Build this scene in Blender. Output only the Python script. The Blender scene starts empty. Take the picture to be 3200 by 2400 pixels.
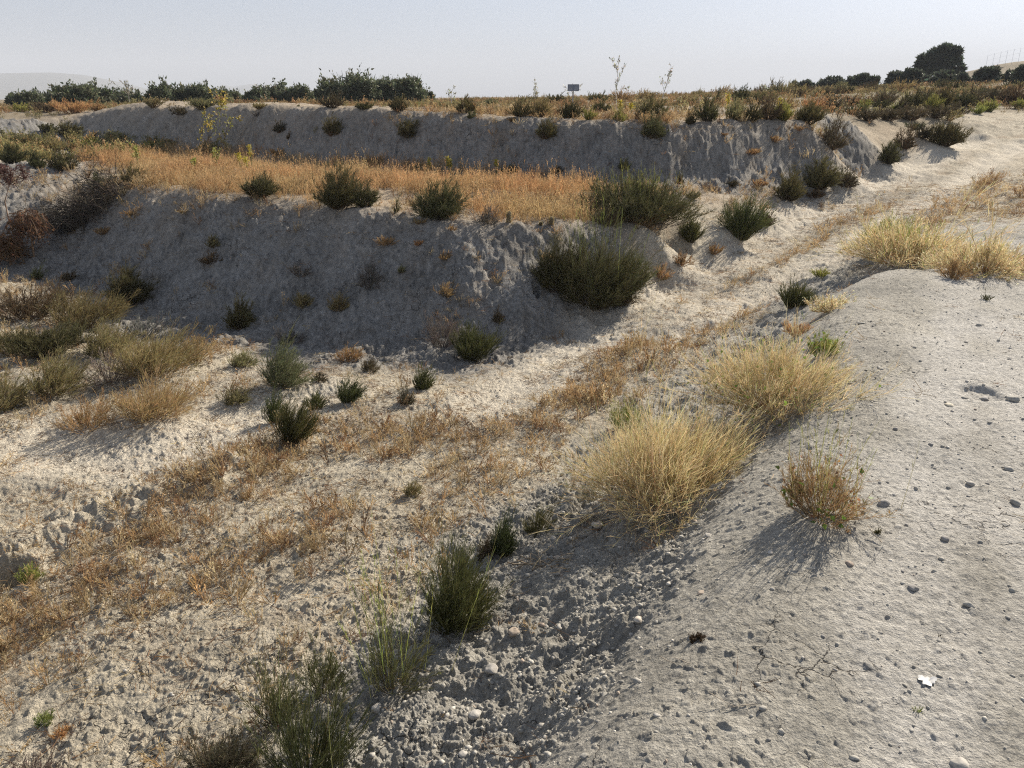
import bpy, math, random
import numpy as np
R = math.radians
rng = np.random.default_rng(7)
random.seed(7)
scene = bpy.context.scene
COL = scene.collection

# ------------------------------------------------------------------ view
EYE, PITCH, F = 1.65, R(20.25), 1671.0          # survey units: a 2212 x 1659 sheet
CP, SP = math.cos(PITCH), math.sin(PITCH)
def sight(u, v):
    x = (u - 1106.0) / F; c = (829.5 - v) / F
    return np.array((x, CP + c * SP, -SP + c * CP))
def at_z(u, v, z):
    d = sight(u, v); t = (z - EYE) / d[2]
    return np.array((d[0] * t, d[1] * t, z))
def at_d(u, v, dist):
    d = sight(u, v); t = dist / math.hypot(d[0], d[1])
    return np.array((d[0] * t, d[1] * t, EYE + d[2] * t))

# ------------------------------------------------------------------ noise
def _h(ix, iy, seed):
    h = (ix.astype(np.int64) * 374761393 + iy.astype(np.int64) * 668265263 + seed * 1442695041) & 0xFFFFFFFF
    h = ((h ^ (h >> 13)) * 1274126177) & 0xFFFFFFFF
    h = ((h ^ (h >> 16)) * 2246822519) & 0xFFFFFFFF
    return (h ^ (h >> 15)) & 0xFFFFFFFF
def _r(ix, iy, seed): return _h(ix, iy, seed) / 4294967295.0
def perlin(x, y, seed=0):
    x0 = np.floor(x); y0 = np.floor(y); fx = x - x0; fy = y - y0
    ux = fx * fx * fx * (fx * (fx * 6 - 15) + 10); uy = fy * fy * fy * (fy * (fy * 6 - 15) + 10)
    def g(i, j):
        a = _r(x0 + i, y0 + j, seed) * (2 * math.pi)
        return np.cos(a) * (fx - i) + np.sin(a) * (fy - j)
    a = g(0, 0); b = g(1, 0); c = g(0, 1); d = g(1, 1)
    return ((a + (b - a) * ux) + ((c + (d - c) * ux) - (a + (b - a) * ux)) * uy) * 1.5
def fbm(x, y, octs, seed=0, gain=.5):
    s = 0; a = 1; t = 0
    for o in range(octs):
        s = s + a * perlin(x, y, seed + o * 17); t += a
        a *= gain; x = x * 2.03 + 11.3; y = y * 2.03 - 7.1
    return s / t
def worley(x, y, seed=0):
    x0 = np.floor(x); y0 = np.floor(y)
    f1 = np.full(x.shape, 9.0); f2 = f1.copy(); cid = np.zeros(x.shape)
    for i in (-1, 0, 1):
        for j in (-1, 0, 1):
            cx = x0 + i; cy = y0 + j
            px = cx + _r(cx, cy, seed); py = cy + _r(cx, cy, seed + 5)
            d = (px - x) ** 2 + (py - y) ** 2
            n = d < f1
            f2 = np.where(n, f1, np.minimum(f2, d)); cid = np.where(n, _r(cx, cy, seed + 9), cid); f1 = np.where(n, d, f1)
    return np.sqrt(f1), np.sqrt(f2), cid
def smooth(a, b, x):
    t = np.clip((x - a) / (b - a), 0, 1); return t * t * (3 - 2 * t)
def clods(x, y, size, seed, power=3.0, fill=.5):
    """rounded lumps: height 0..1, one per cell, few of them large"""
    wx = x / size; wy = y / size
    f1, f2, cid = worley(wx + .25 * perlin(wx * 1.7, wy * 1.7, seed + 3), wy + .25 * perlin(wx * 1.7 + 9, wy * 1.7, seed + 4), seed)
    rad = .18 + fill * cid
    d = np.clip(1 - (f1 / rad) ** 2, 0, 1)
    return np.sqrt(d) * (cid ** power)

def chunks(x, y, size, seed, fill=.5, edge=.25):
    """broken angular crumbs: some cells stand up, each with its own height and tilt"""
    wx = x / size; wy = y / size
    wx, wy = wx + .22 * perlin(wx * 1.3, wy * 1.3, seed + 3) + .10 * perlin(wx * 3.1, wy * 3.1, seed + 6), wy + .22 * perlin(wx * 1.3 + 9, wy * 1.3, seed + 4) + .10 * perlin(wx * 3.1 + 5, wy * 3.1, seed + 7)
    x0 = np.floor(wx); y0 = np.floor(wy); f1 = np.full(wx.shape, 9.0); f2 = f1.copy(); cid = np.zeros(wx.shape); dx = cid.copy(); dy = cid.copy(); tx = cid.copy()
    for i in (-1, 0, 1):
        for j in (-1, 0, 1):
            cx = x0 + i; cy = y0 + j; ax = wx - cx - _r(cx, cy, seed); ay = wy - cy - _r(cx, cy, seed + 5); d = ax * ax + ay * ay; n = d < f1
            f2 = np.where(n, f1, np.minimum(f2, d)); cid = np.where(n, _r(cx, cy, seed + 9), cid); tx = np.where(n, _r(cx, cy, seed + 21), tx); dx = np.where(n, ax, dx); dy = np.where(n, ay, dy); f1 = np.where(n, d, f1)
    e = np.clip((np.sqrt(f2) - np.sqrt(f1) - .04) / edge, 0, 1); a = tx * 6.283
    up = np.clip((cid - 1 + fill) / fill, 0, 1); up = np.where(cid > 1 - fill, .25 + .75 * up ** 2, 0)
    return up * e * (2 - e) * np.clip(.8 + .9 * (np.cos(a) * dx + np.sin(a) * dy), .2, 1.5)

# ------------------------------------------------------------------ survey of the land
SOIL = ('road', 'rubble', 'floor', 'bank', 'field', 'upper')
pts, cls, CREST = [], [], []
def cp(u, v, c, z=None, d=None):
    p = at_z(u, v, z) if d is None else at_d(u, v, d)
    pts.append(p); cls.append(SOIL.index(c)); return p
def xyz(x, y, z, c): pts.append(np.array((x, y, z))); cls.append(SOIL.index(c))
def dense(p, n):
    """the same line with more marks on it"""
    p = np.array(p, float); t = np.linspace(0, len(p) - 1, (len(p) - 1) * n + 1); return [tuple(np.interp(q, np.arange(len(p)), p[:, k]) for k in range(p.shape[1])) for q in t]
def bank(toes, crests, slope, c='bank'):
    """a row of toe marks (u,v,z); each crest mark (u,v) gets the height that makes the face rise at the slope"""
    toes, crests = dense(toes, 3), dense(crests, 3)
    k = math.tan(R(slope)); CREST.append([])
    for (u, v, z), (uc, vc) in zip(toes, crests):
        p = at_z(u, v, z); pts.append(p); cls.append(SOIL.index(c))
        d = sight(uc, vc); s = -d[2] / math.hypot(d[0], d[1]); rt = math.hypot(p[0], p[1])
        # z = z0 + k (rc - rt), rc = (EYE - z) / s
        zc = (z + k * (EYE / s - rt)) / (1 + k / s)
        q = at_z(uc, vc, zc); CREST[-1].append((math.atan2(q[0], q[1]), math.hypot(q[0], q[1])))
        m = p * .5 + q * .5; e = p * .22 + q * .78; e[2] += .015; g = p * .8 + q * .2; g[2] -= .01
        for w in (m, e, g, q): pts.append(w); cls.append(SOIL.index(c))
        # a little way onto the flat behind the brow
        r = math.hypot(q[0], q[1])
        for o_, h_ in ((.22, .012), (.8, .02)): w = q * (1 + o_ / r); w[2] = q[2] + h_; pts.append(w); cls.append(SOIL.index('field'))
        w = q * (1 + 1.3 / r); w[2] = q[2] + .03; pts.append(w); cls.append(SOIL.index('field'))
# the dirt road
for u, v, z in ((2212,1659,0),(2212,1300,0),(2212,1000,0),(2212,800,0),(2212,650,.01),(2100,1500,0),(2000,1659,0),(2000,1300,0),(2000,1000,0),(2000,850,0),
                (2000,700,0),(1900,640,0),(2212,580,.02),(2050,590,.02),(1750,1659,0),(1800,1400,0),(1850,1200,0),(1900,1050,0),(1930,780,0),(2212,520,.03),(2100,500,.02)):
    cp(u, v, 'road', z)
# its shoulder
for u, v, z in dense(((1330,1659,-.05),(1440,1500,-.04),(1540,1350,-.04),(1640,1200,-.04),(1700,1080,-.03),(1760,980,-.03),(1850,880,-.03),(1830,760,-.03),(1800,690,-.04),(1850,620,-.03),(1910,585,-.01)), 2):
    cp(u, v, 'road', z)
# the rubble slope below the road, half way and foot
for u, v, z in dense(((1060,1659,-.45),(1170,1500,-.46),(1300,1320,-.48),(1440,1150,-.47),(1590,960,-.44)), 2): cp(u, v, 'rubble', z)
for u, v, z in dense(((640,1659,-.74),(740,1540,-.75),(930,1370,-.76),(1065,1225,-.77),(1240,1085,-.77),(1420,950,-.74),(1545,830,-.7),(1670,715,-.63),(1775,635,-.54),(1850,565,-.38)), 2): cp(u, v, 'rubble', z)
# valley floor and the track up to the right
for u, v, z in ((0,1659,-.93),(300,1659,-.87),(500,1640,-.8),(0,1450,-.98),(300,1400,-.9),(600,1450,-.82),(830,1300,-.8),(0,1270,-1.03),(300,1220,-.95),(600,1150,-.88),
                (900,1080,-.85),(1100,1020,-.82),(1250,900,-.81),(1400,760,-.78),(1530,680,-.72),(1660,590,-.6),(1780,520,-.42),(1880,460,-.22),(1960,410,-.03),(2030,360,.2),
                (2090,320,.42),(2212,330,.4),(2212,390,.22),(2212,440,.1),(2100,400,.12),(2050,445,.02),(1960,490,-.12),(1880,545,-.3),(1100,880,-.86),(1250,780,-.84),(1400,660,-.76),
                (1000,860,-.9),(700,1000,-.93),(400,1060,-.97),(150,1120,-1.0),
                (0,930,-1.0),(300,950,-.98),(450,900,-.97),(600,860,-.96),(800,820,-.95),(200,760,-1.02),(450,770,-1.01),(0,720,-1.02),(0,620,-1.02),(180,640,-1.03),
                (1600,525,-.5),(1700,470,-.3),(1780,425,-.12),(1850,385,.07),(1920,345,.3),(1500,575,-.62)): cp(u, v, 'floor', z)
for u, v, d in ((2140,280,26),(2165,244,32),(2212,262,28),(2110,303,24.5)): cp(u, v, 'floor', d=d)
# middle bank
bank(((130,575,-1.0),(250,607,-1.02),(400,662,-1.02),(520,680,-1.0),(680,702,-.97),(840,719,-.94),(980,728,-.91),(1100,721,-.89),(1190,694,-.86),(1290,660,-.81)),
     ((215,410),(310,415),(470,425),(620,438),(740,450),(870,464),(1000,478),(1110,487),(1210,490),(1330,495)), 34.5)
for u, v, z in ((1420,600,-.7),(1450,548,-.52),(1500,503,-.27),(1420,503,-.1),(1560,480,-.2),(1620,450,-.1),(1650,500,-.43)): cp(u, v, 'floor', z)
# left mound and the gully beside it
for u, v, z in ((-60,362,.35),(0,363,.34),(90,368,.3),(180,382,.2),(-60,470,-.3),(0,470,-.32),(70,480,-.36),(-60,575,-1.0),(0,578,-1.0),(130,430,-.1)): cp(u, v, 'bank', z)
for u, v, z in ((200,480,-.55),(160,520,-.75),(225,430,-.2)): cp(u, v, 'bank', z)
# field of dry grass behind the middle bank
for u, v, z in ((0,330,.36),(150,345,.32),(300,390,.28),(300,340,.32),(500,400,.32),(500,360,.33),(750,420,.33),(750,380,.33),(1000,440,.31),(1000,400,.32),(1200,455,.25),(1200,420,.28),
                (1400,440,.16),(1350,410,.24),(1550,430,.05),(1650,410,.08),(1500,400,.2)): cp(u, v, 'field', z)
# second bank
bank(((175,298,.34),(300,310,.34),(450,320,.33),(620,336,.33),(800,350,.33),(1000,366,.32),(1150,378,.3),(1300,388,.28),(1450,392,.25),(1600,393,.2),(1720,388,.16)),
     ((190,246),(310,234),(450,233),(620,236),(800,240),(1000,249),(1150,257),(1300,267),(1450,271),(1600,266),(1735,262)), 43.5)
for u, v, d in ((1770,256,18.9),(1800,262,19.4),(1850,281,20.0),(1800,330,19.1),(1825,300,19.6)): cp(u, v, 'bank', d=d)
cp(1830, 370, 'bank', .16)
for u, v, d in ((1900,303,21),(1945,286,22.5),(1860,262,22.5),(1920,264,23.5),(1990,264,25)): cp(u, v, 'field' if v > 270 else 'upper', d=d)
# left end of the second bank: a low chalky cut
for u, v, d in ((0,284,30),(100,283,30),(0,258,31.2),(100,258,31.2)): cp(u, v, 'bank', d=d)
for u, v, d in ((0,250,36),(120,248,36),(0,238,50),(150,240,46),(0,228,75),(0,222,120),(-80,230,75)): cp(u, v, 'upper', d=d)
# upper plateau
for u, v, d in ((300,231,34),(300,229,50),(500,231,32),(500,230,48),(700,234,28),(700,228,50),(900,240,24),(900,227,46),(1100,246,21),(1100,226,40),(1240,238,24),(1240,226,42),(1240,214,75),
                (1400,252,19),(1400,232,30),(1400,216,44),(1400,211,70),(1550,246,20),(1550,228,27),(1550,209,48),(1550,207,75),(1700,243,20),(1700,230,26),(1700,204,40),(1700,198,60),
                (1850,247,25.5),(1850,228,31),(1850,203,42),(1850,194,62),(2000,250,26),(2000,225,34),(2000,200,44),(2000,188,66),(2100,235,32),(2100,210,40),(2100,185,66),(2212,240,33),(2212,215,40),(2212,195,60),
                (300,222,110),(700,219,110),(1000,216,110),(1240,212,140),(1550,206,140),(1850,193,130)): cp(u, v, 'upper', d=d)
for u, v, d in ((2212,131,125),(2165,137,125),(2110,152,125),(2060,174,122),(2300,125,130),(2212,170,95),(2100,180,95)): cp(u, v, 'upper', d=d)
# what lies outside the frame
for a, r, z, c in ((45,2,0,'road'),(45,5,0,'road'),(45,9,.05,'road'),(45,16,.4,'road'),(45,30,1.2,'upper'),(50,60,4,'upper'),(75,3,0,'road'),(75,10,.1,'road'),(80,40,3,'upper'),(130,2,0,'road'),(130,12,0,'road'),(170,2,-.1,'road'),(180,15,-.2,'road'),(-150,3,-.7,'floor'),(-150,15,-.9,'floor'),
                   (-50,3,-.95,'floor'),(-50,7,-1,'floor'),(-45,12,-1,'floor'),(-48,18,.3,'bank'),(-45,30,.5,'field'),(-45,45,1,'upper'),(-90,3,-.85,'floor'),(-90,9,-1,'floor'),(-90,30,0,'field'),(-120,1.8,-.6,'rubble'),
                   (0,.6,-.12,'rubble'),(-40,1.0,-.5,'rubble'),(20,.7,0,'road'),(60,.7,0,'road'),(120,.6,0,'road'),(-90,.7,-.25,'rubble'),(180,.6,-.05,'road')):
    xyz(r * math.sin(R(a)), r * math.cos(R(a)), z, c)
for a in range(-180, 180, 12):
    for r, z in ((260, .2), (700, -4), (2000, -8), (5200, -8)):
        if abs(a) > 40 or r > 300: xyz(r * math.sin(R(a)), r * math.cos(R(a)), z + (3 if 25 < a < 80 and r < 300 else 0), 'upper')
for u in (-100, 300, 700, 1000, 1240, 1550): cp(u, 216 if u < 1000 else 211, 'upper', d=230)
for u in (1850, 2212): cp(u, 196, 'upper', d=230)

P = np.array(pts); PC = np.array(cls)
Q = np.stack((np.arctan2(P[:, 0], P[:, 1]), np.log(np.hypot(P[:, 0], P[:, 1]))), 1)
SCL = np.array((1.0, 1.0)); C2 = .018 ** 2
def kern(a, b): return np.sqrt(((a[:, None, :] - b[None]) ** 2).sum(2) + C2)
NP_ = len(P)
A = np.zeros((NP_ + 1, NP_ + 1)); A[:NP_, :NP_] = kern(Q, Q) - np.eye(NP_) * .004; A[:NP_, NP_] = 1; A[NP_, :NP_] = 1
RW = np.linalg.solve(A, np.append(P[:, 2], 0))
# tables over (bearing, log distance), read bilinearly
TA = np.linspace(-math.pi, math.pi, 1441); TL = np.linspace(math.log(.3), math.log(5200), 700)
def table():
    Z = np.zeros((len(TL), len(TA))); Wt = np.zeros((len(TL), len(TA), len(SOIL)), np.float32)
    ga = TA; oh = np.eye(len(SOIL))[PC]
    for i, l in enumerate(TL):
        q = np.stack((ga, np.full(ga.shape, l)), 1)
        k = kern(q, Q); Z[i] = k @ RW[:NP_] + RW[NP_]
        w = 1 / (k ** 2 + .0004) ** 2.2; Wt[i] = (w @ oh) / w.sum(1)[:, None]
    return Z, Wt
TZ, TW = table()
def _look(T, x, y):
    a = np.arctan2(x, y); l = np.log(np.maximum(np.hypot(x, y), .301))
    fa = (a + math.pi) / (2 * math.pi) * (len(TA) - 1); fl = np.clip((l - TL[0]) / (TL[1] - TL[0]), 0, len(TL) - 1.001)
    i = np.clip(fa.astype(int), 0, len(TA) - 2); j = fl.astype(int); fa = fa - i; fl = fl - j
    if T.ndim == 3: fa = fa[..., None]; fl = fl[..., None]
    return (T[j, i] * (1 - fa) + T[j, i + 1] * fa) * (1 - fl) + (T[j + 1, i] * (1 - fa) + T[j + 1, i + 1] * fa) * fl
def land(x, y): return _look(TZ, np.asarray(x, float), np.asarray(y, float))
def soil(x, y):
    x = np.asarray(x, float); y = np.asarray(y, float); k = .16
    return _look(TW, x + k * fbm(x * 1.3, y * 1.3, 3, 301), y + k * fbm(x * 1.3 + 40, y * 1.3, 3, 302))
def ground(u, v, tmax=400):
    """where a line of sight meets the smooth land"""
    d = sight(u, v); t = np.exp(np.linspace(math.log(1.2), math.log(tmax), 6000))
    below = EYE + d[2] * t < land(d[0] * t, d[1] * t)
    k = int(np.argmax(below)) if below.any() else len(t) - 1
    return np.array((d[0] * t[k], d[1] * t[k], float(land(d[0] * t[k], d[1] * t[k]))))
# wheel tracks and paths: polylines on the ground, distance to them
def poly(*uv): return np.array([ground(u, v)[:2] for u, v in uv])
def dist_poly(x, y, pl):
    best = np.full(np.shape(x), 1e9)
    for (x0, y0), (x1, y1) in zip(pl[:-1], pl[1:]):
        dx, dy = x1 - x0, y1 - y0; t = np.clip(((x - x0) * dx + (y - y0) * dy) / (dx * dx + dy * dy + 1e-9), 0, 1)
        best = np.minimum(best, np.hypot(x - x0 - t * dx, y - y0 - t * dy))
    return best
RUTS = [poly((1060,870),(1130,830),(1220,770),(1330,690),(1450,630),(1560,570),(1700,490),(1850,410),(1960,365),(2050,325),(2110,300)),
        poly((1500,700),(1620,640),(1740,580),(1850,520),(1960,460),(2060,405),(2140,350),(2212,310)),
        poly((120,960),(300,985),(420,960),(520,900),(650,860))]
ROADRUTS = [poly((1990,1659),(1985,1300),(2010,1000),(2040,800),(2075,640),(2110,520)), poly((2330,1500),(2240,1050),(2200,800),(2190,640),(2200,520))]
LEDGE = poly((-60,1215),(60,1185),(160,1140),(260,1105),(350,1085),(440,1040),(520,1010))
GULLY = poly((1400,745),(1490,710),(1560,690),(1640,650),(1720,610))
# a dug hollow in the bank, one in the left rim, one on the road, and a burrow
HOLES = [(ground(1158,627), .05, .2), (ground(30,1250), .11, .17), (ground(2120,848), .12, .03), (ground(1765,752), .09, .03), (ground(1065,603), .1, .05)]

def relief(x, y):
    """heights of the finished surface: the survey plus everything rough on it, and the soil weights"""
    z = land(x, y); w = soil(x, y); r = np.hypot(x, y)
    road, rub, flo, ban, fie, upp = [w[..., i] for i in range(6)]
    for (c, rad, dep) in HOLES:
        d = np.hypot(x - c[0], (y - c[1]) * (.9 if dep < .2 else .55)); z = z - dep * smooth(rad * 1.15, rad * .6, d + .25 * rad * perlin(x * 9, y * 9, 3)) + .12 * dep * smooth(rad * 1.8, rad * 1.2, d) * smooth(rad * .8, rad * 1.2, d)
    z = z + (.10 * fbm(x * .22, y * .22, 3, 31)) * smooth(8, 20, r) * (1 - road) * (1 - .75 * ban)
    z = z + .05 * fbm(x * .9, y * .9, 3, 11) * (flo + .35 * ban + fie + .6 * rub) + .018 * fbm(x * .7, y * .7, 3, 13) * road
    # rills down the banks, cut slantwise
    s = x * .894 - y * .447; t = x * .447 + y * .894
    s = s + .35 * t
    wob = .16 * perlin(s * 1.6, t * 1.6, 71) + .07 * perlin(s * 5, t * 5, 72)
    n1 = fbm((s + wob) * 2.4, t * .7, 3, 41); n2 = 1 - np.abs(fbm((s + wob) * 6.5, t * 1.3, 3, 43)) * 2
    far = smooth(11.5, 14, r)
    z = z + ban * ((.04 + .01 * far) * n1 + (.015 + .03 * far) * (n2 - .6) - .03 + .06 * fbm(x * 2.6, y * 2.6, 5, 45, .6))
    # lumps of earth
    m = np.clip(.6 + .8 * fbm(x * 1.3, y * 1.3, 2, 51), .2, 2)
    z = z + ban * (.035 * clods(x, y, .34, 61, 3.5) + .055 * chunks(x, y, .2, 64, .3) + .045 * chunks(x, y, .12, 62, .45) + .028 * chunks(x, y, .06, 63, .55)) * m
    mr = np.clip(.75 + .9 * fbm(x * 2.2, y * 2.2, 2, 58), .25, 1.6)
    # the slope below the road: spilled earth in tongues running down it, fine crumbs over all
    a = x * .78 + y * .62; b = -x * .62 + y * .78; wv = .10 * perlin(a * 1.5, b * 1.5, 105) + .04 * perlin(a * 5, b * 5, 106)
    tong = 1 - np.abs(fbm(a * .9, (b + wv) * 3.4, 3, 107)) * 1.8
    z = z + rub * (-.05 + .075 * tong + .032 * chunks(x, y, .36, 101, .2, .5) + .016 * chunks(x, y, .16, 102, .35, .5) * mr + .014 * chunks(x, y, .08, 103, .45) * mr + .010 * chunks(x, y, .04, 104, .6) + .07 * fbm(x * 4, y * 4, 6, 105, .66))
    mf = np.clip(.4 + 1.3 * fbm(x * .9, y * .9, 3, 57), 0, 1.5)
    z = z + flo * (.025 * chunks(x, y, .24, 111, .2, .6) * mf + .012 * chunks(x, y, .12, 112, .22, .6) * mf + .013 * chunks(x, y, .06, 113, .35) * (.4 + mf) + .011 * chunks(x, y, .032, 116, .5) * (.6 + mf) + .03 * fbm(x * 3.2, y * 3.2, 5, 115, .62))
    fr = smooth(6, 11, r); z = z + fr * ((flo + .6 * ban) * (.055 * chunks(x, y, .42, 117, .3, .6) + .05 * fbm(x * 1.7, y * 1.7, 4, 118, .6)) + ban * (.08 * chunks(x, y, .42, 119, .4, .5) + .05 * chunks(x, y, .2, 139, .45, .5) + .02 * fbm(x * 1.5, y * 1.5, 3, 120)))
    z = z + (fie + .5 * upp) * (.03 * clods(x, y, .3, 114, 2.5))
    g = np.clip(.5 + 1.1 * fbm(x * 1.1 + 5, y * 1.1, 3, 55), 0, 1.2)
    rd = np.minimum(dist_poly(x, y, ROADRUTS[0]), dist_poly(x, y, ROADRUTS[1])) + .06 * perlin(x * 3, y * 3, 126)
    z = z + road * (g * (1 - .75 * smooth(.4, .1, rd)) * (.009 * chunks(x, y, .17, 121, .08, .5) + .007 * chunks(x, y, .08, 122, .16, .5) + .013 * chunks(x, y, .036, 123, .32)) - .010 * smooth(.34, .1, rd) + .006 * chunks(x, y, .028, 124, .35) + .019 * fbm(x * 2.2, y * 2.2, 5, 125, .6))
    z = z + (.018 * fbm(x * 9, y * 9, 4, 131, .7)) * (rub * 1.6 + flo + 1.1 * ban + .5 * road)
    # smoother, slightly sunk wheel tracks, and the washed-out gully beside the track
    for pl, hw in zip(RUTS, (.22, .25, .3)):
        z = z + (-.05 * smooth(hw * 1.3, hw * .5, dist_poly(x, y, pl)) + .02 * smooth(hw * 1.2, hw * 1.7, dist_poly(x, y, pl)) * smooth(hw * 2.6, hw * 1.8, dist_poly(x, y, pl))) * flo
    ld = dist_poly(x, y, LEDGE) + .10 * perlin(x * 2.6, y * 2.6, 79) + .04 * perlin(x * 8, y * 8, 80); k = smooth(.45, .0, ld) * flo
    z = z + k * (.085 + .06 * fbm(x * 5, y * 5, 4, 81, .6) + .05 * chunks(x, y, .12, 82, .5, .4) + .03 * chunks(x, y, .06, 83, .5, .4))
    z = z - .08 * smooth(.25, .03, dist_poly(x, y, GULLY) + .16 * perlin(x * 2.1, y * 2.1, 77) + .05 * perlin(x * 7, y * 7, 78))
    return z, w

def new_mesh(name, verts, faces=None, quads=None):
    me = bpy.data.meshes.new(name)
    verts = np.asarray(verts, np.float32); q = np.asarray(faces if quads is None else quads, np.int32)
    k = q.shape[1]
    me.vertices.add(len(verts)); me.vertices.foreach_set('co', verts.ravel())
    me.loops.add(q.size); me.loops.foreach_set('vertex_index', q.ravel())
    me.polygons.add(len(q)); me.polygons.foreach_set('loop_start', np.arange(0, q.size, k, dtype=np.int32))
    me.polygons.foreach_set('loop_total', np.full(len(q), k, np.int32))
    me.update(calc_edges=True); return me
def set_color(me, name, rgb):
    a = me.color_attributes.new(name, 'FLOAT_COLOR', 'POINT')
    c = np.ones((len(me.vertices), 4), np.float32); c[:, :3] = rgb; a.data.foreach_set('color', c.ravel())
def shade_smooth(me): me.polygons.foreach_set('use_smooth', np.ones(len(me.polygons), bool))

# the ground sheet: rings that widen with distance, spokes that thin out outside the view
def steps(spec):
    out = [spec[0][0]]
    for a, b, s in spec:
        n = max(1, int(math.ceil((b - a) / s))); out += list(np.linspace(a, b, n + 1)[1:])
    return np.array(out)
ang = steps(((-180, -70, 2.5), (-70, -48, .4), (-48, -38, .15), (-38, 38, .068), (38, 50, .15), (50, 75, .4), (75, 180, 2.5)))[:-1] * math.pi / 180
lr = steps(((math.log(.3), math.log(1.3), .03), (math.log(1.3), math.log(4.6), .0023), (math.log(4.6), math.log(30), .0036), (math.log(30), math.log(45), .006), (math.log(45), math.log(130), .012), (math.log(130), math.log(5000), .06)))
GA, GL = np.meshgrid(ang, lr); GX = np.exp(GL) * np.sin(GA); GY = np.exp(GL) * np.cos(GA)
GZ = np.zeros_like(GX); GW = np.zeros(GX.shape + (len(SOIL),), np.float32)
for i in range(0, len(lr), 100):
    GZ[i:i + 100], GW[i:i + 100] = relief(GX[i:i + 100], GY[i:i + 100])
na, nl = len(ang), len(lr)
idx = np.arange(na * nl).reshape(nl, na)
quad = np.stack((idx[:-1], np.roll(idx, -1, 1)[:-1], np.roll(idx, -1, 1)[1:], idx[1:]), -1).reshape(-1, 4)[:, ::-1]
gv = np.stack((GX, GY, GZ), -1).reshape(-1, 3)
# soil colour: own tones, the bank's also darkened to deepen the shade there
def soil_color(x, y, w):
    n = fbm(x * .8, y * .8, 4, 201)[..., None]; n2 = fbm(x * 5, y * 5, 3, 207)[..., None]
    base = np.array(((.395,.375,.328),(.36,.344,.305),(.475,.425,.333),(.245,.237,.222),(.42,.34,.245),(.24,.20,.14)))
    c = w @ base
    n3 = fbm(x * 2.1, y * 2.1, 5, 211, .65)[..., None]; n4 = fbm(x * 15, y * 15, 3, 213, .6)[..., None]
    rough = w[..., 3:4] + w[..., 1:2] * .7 + w[..., 2:3] * .6
    c = c * (1 + .22 * n + .10 * n2 + (rough + .45 * w[..., 0:1]) * (.5 * n3 + .38 * n4) + w[..., 3:4] * .35 * n4)
    # thin crust of dead litter on the floor, in drifts
    lit = smooth(.02, .45, fbm(x * 1.4 + 7, y * 1.4, 5, 219, .65))[..., None] * (w[..., 2:3] + .5 * w[..., 4:5] + .35 * w[..., 3:4]) * (.5 + .3 * smooth(9, 15, np.hypot(x, y)))[..., None]
    c = c * (1 - lit) + np.array((.30, .235, .165)) * lit
    for pl, hw in zip(RUTS, (.42, .34, .5)):
        k = smooth(hw * 1.7, hw * .4, dist_poly(x, y, pl) + .12 * perlin(x * 3, y * 3, 9))[..., None] * .75
        c = c * (1 - k) + np.array((.62, .565, .47)) * k
    for pl in ROADRUTS:
        k = smooth(.34, .06, dist_poly(x, y, pl) + .15 * perlin(x * 2, y * 2, 19))[..., None] * w[..., 0:1] * (.7 + .5 * n)
        c = c * (1 - k) + np.array((.56, .54, .50)) * k
    pale = smooth(.1, .6, fbm(x * .5 + 3, y * .5, 3, 233))[..., None] * w[..., 0:1]
    c = c * (1 - .5 * pale) + np.array((.55, .525, .48)) * .5 * pale
    return np.clip(c, .02, .8)
GC = soil_color(GX, GY, GW.astype(float)).reshape(-1, 3)
me = new_mesh('ground', gv, quads=quad); set_color(me, 'soil', GC); shade_smooth(me)
ground_ob = bpy.data.objects.new('ground', me); COL.objects.link(ground_ob); ground_ob['kind'] = 'structure'

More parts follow.
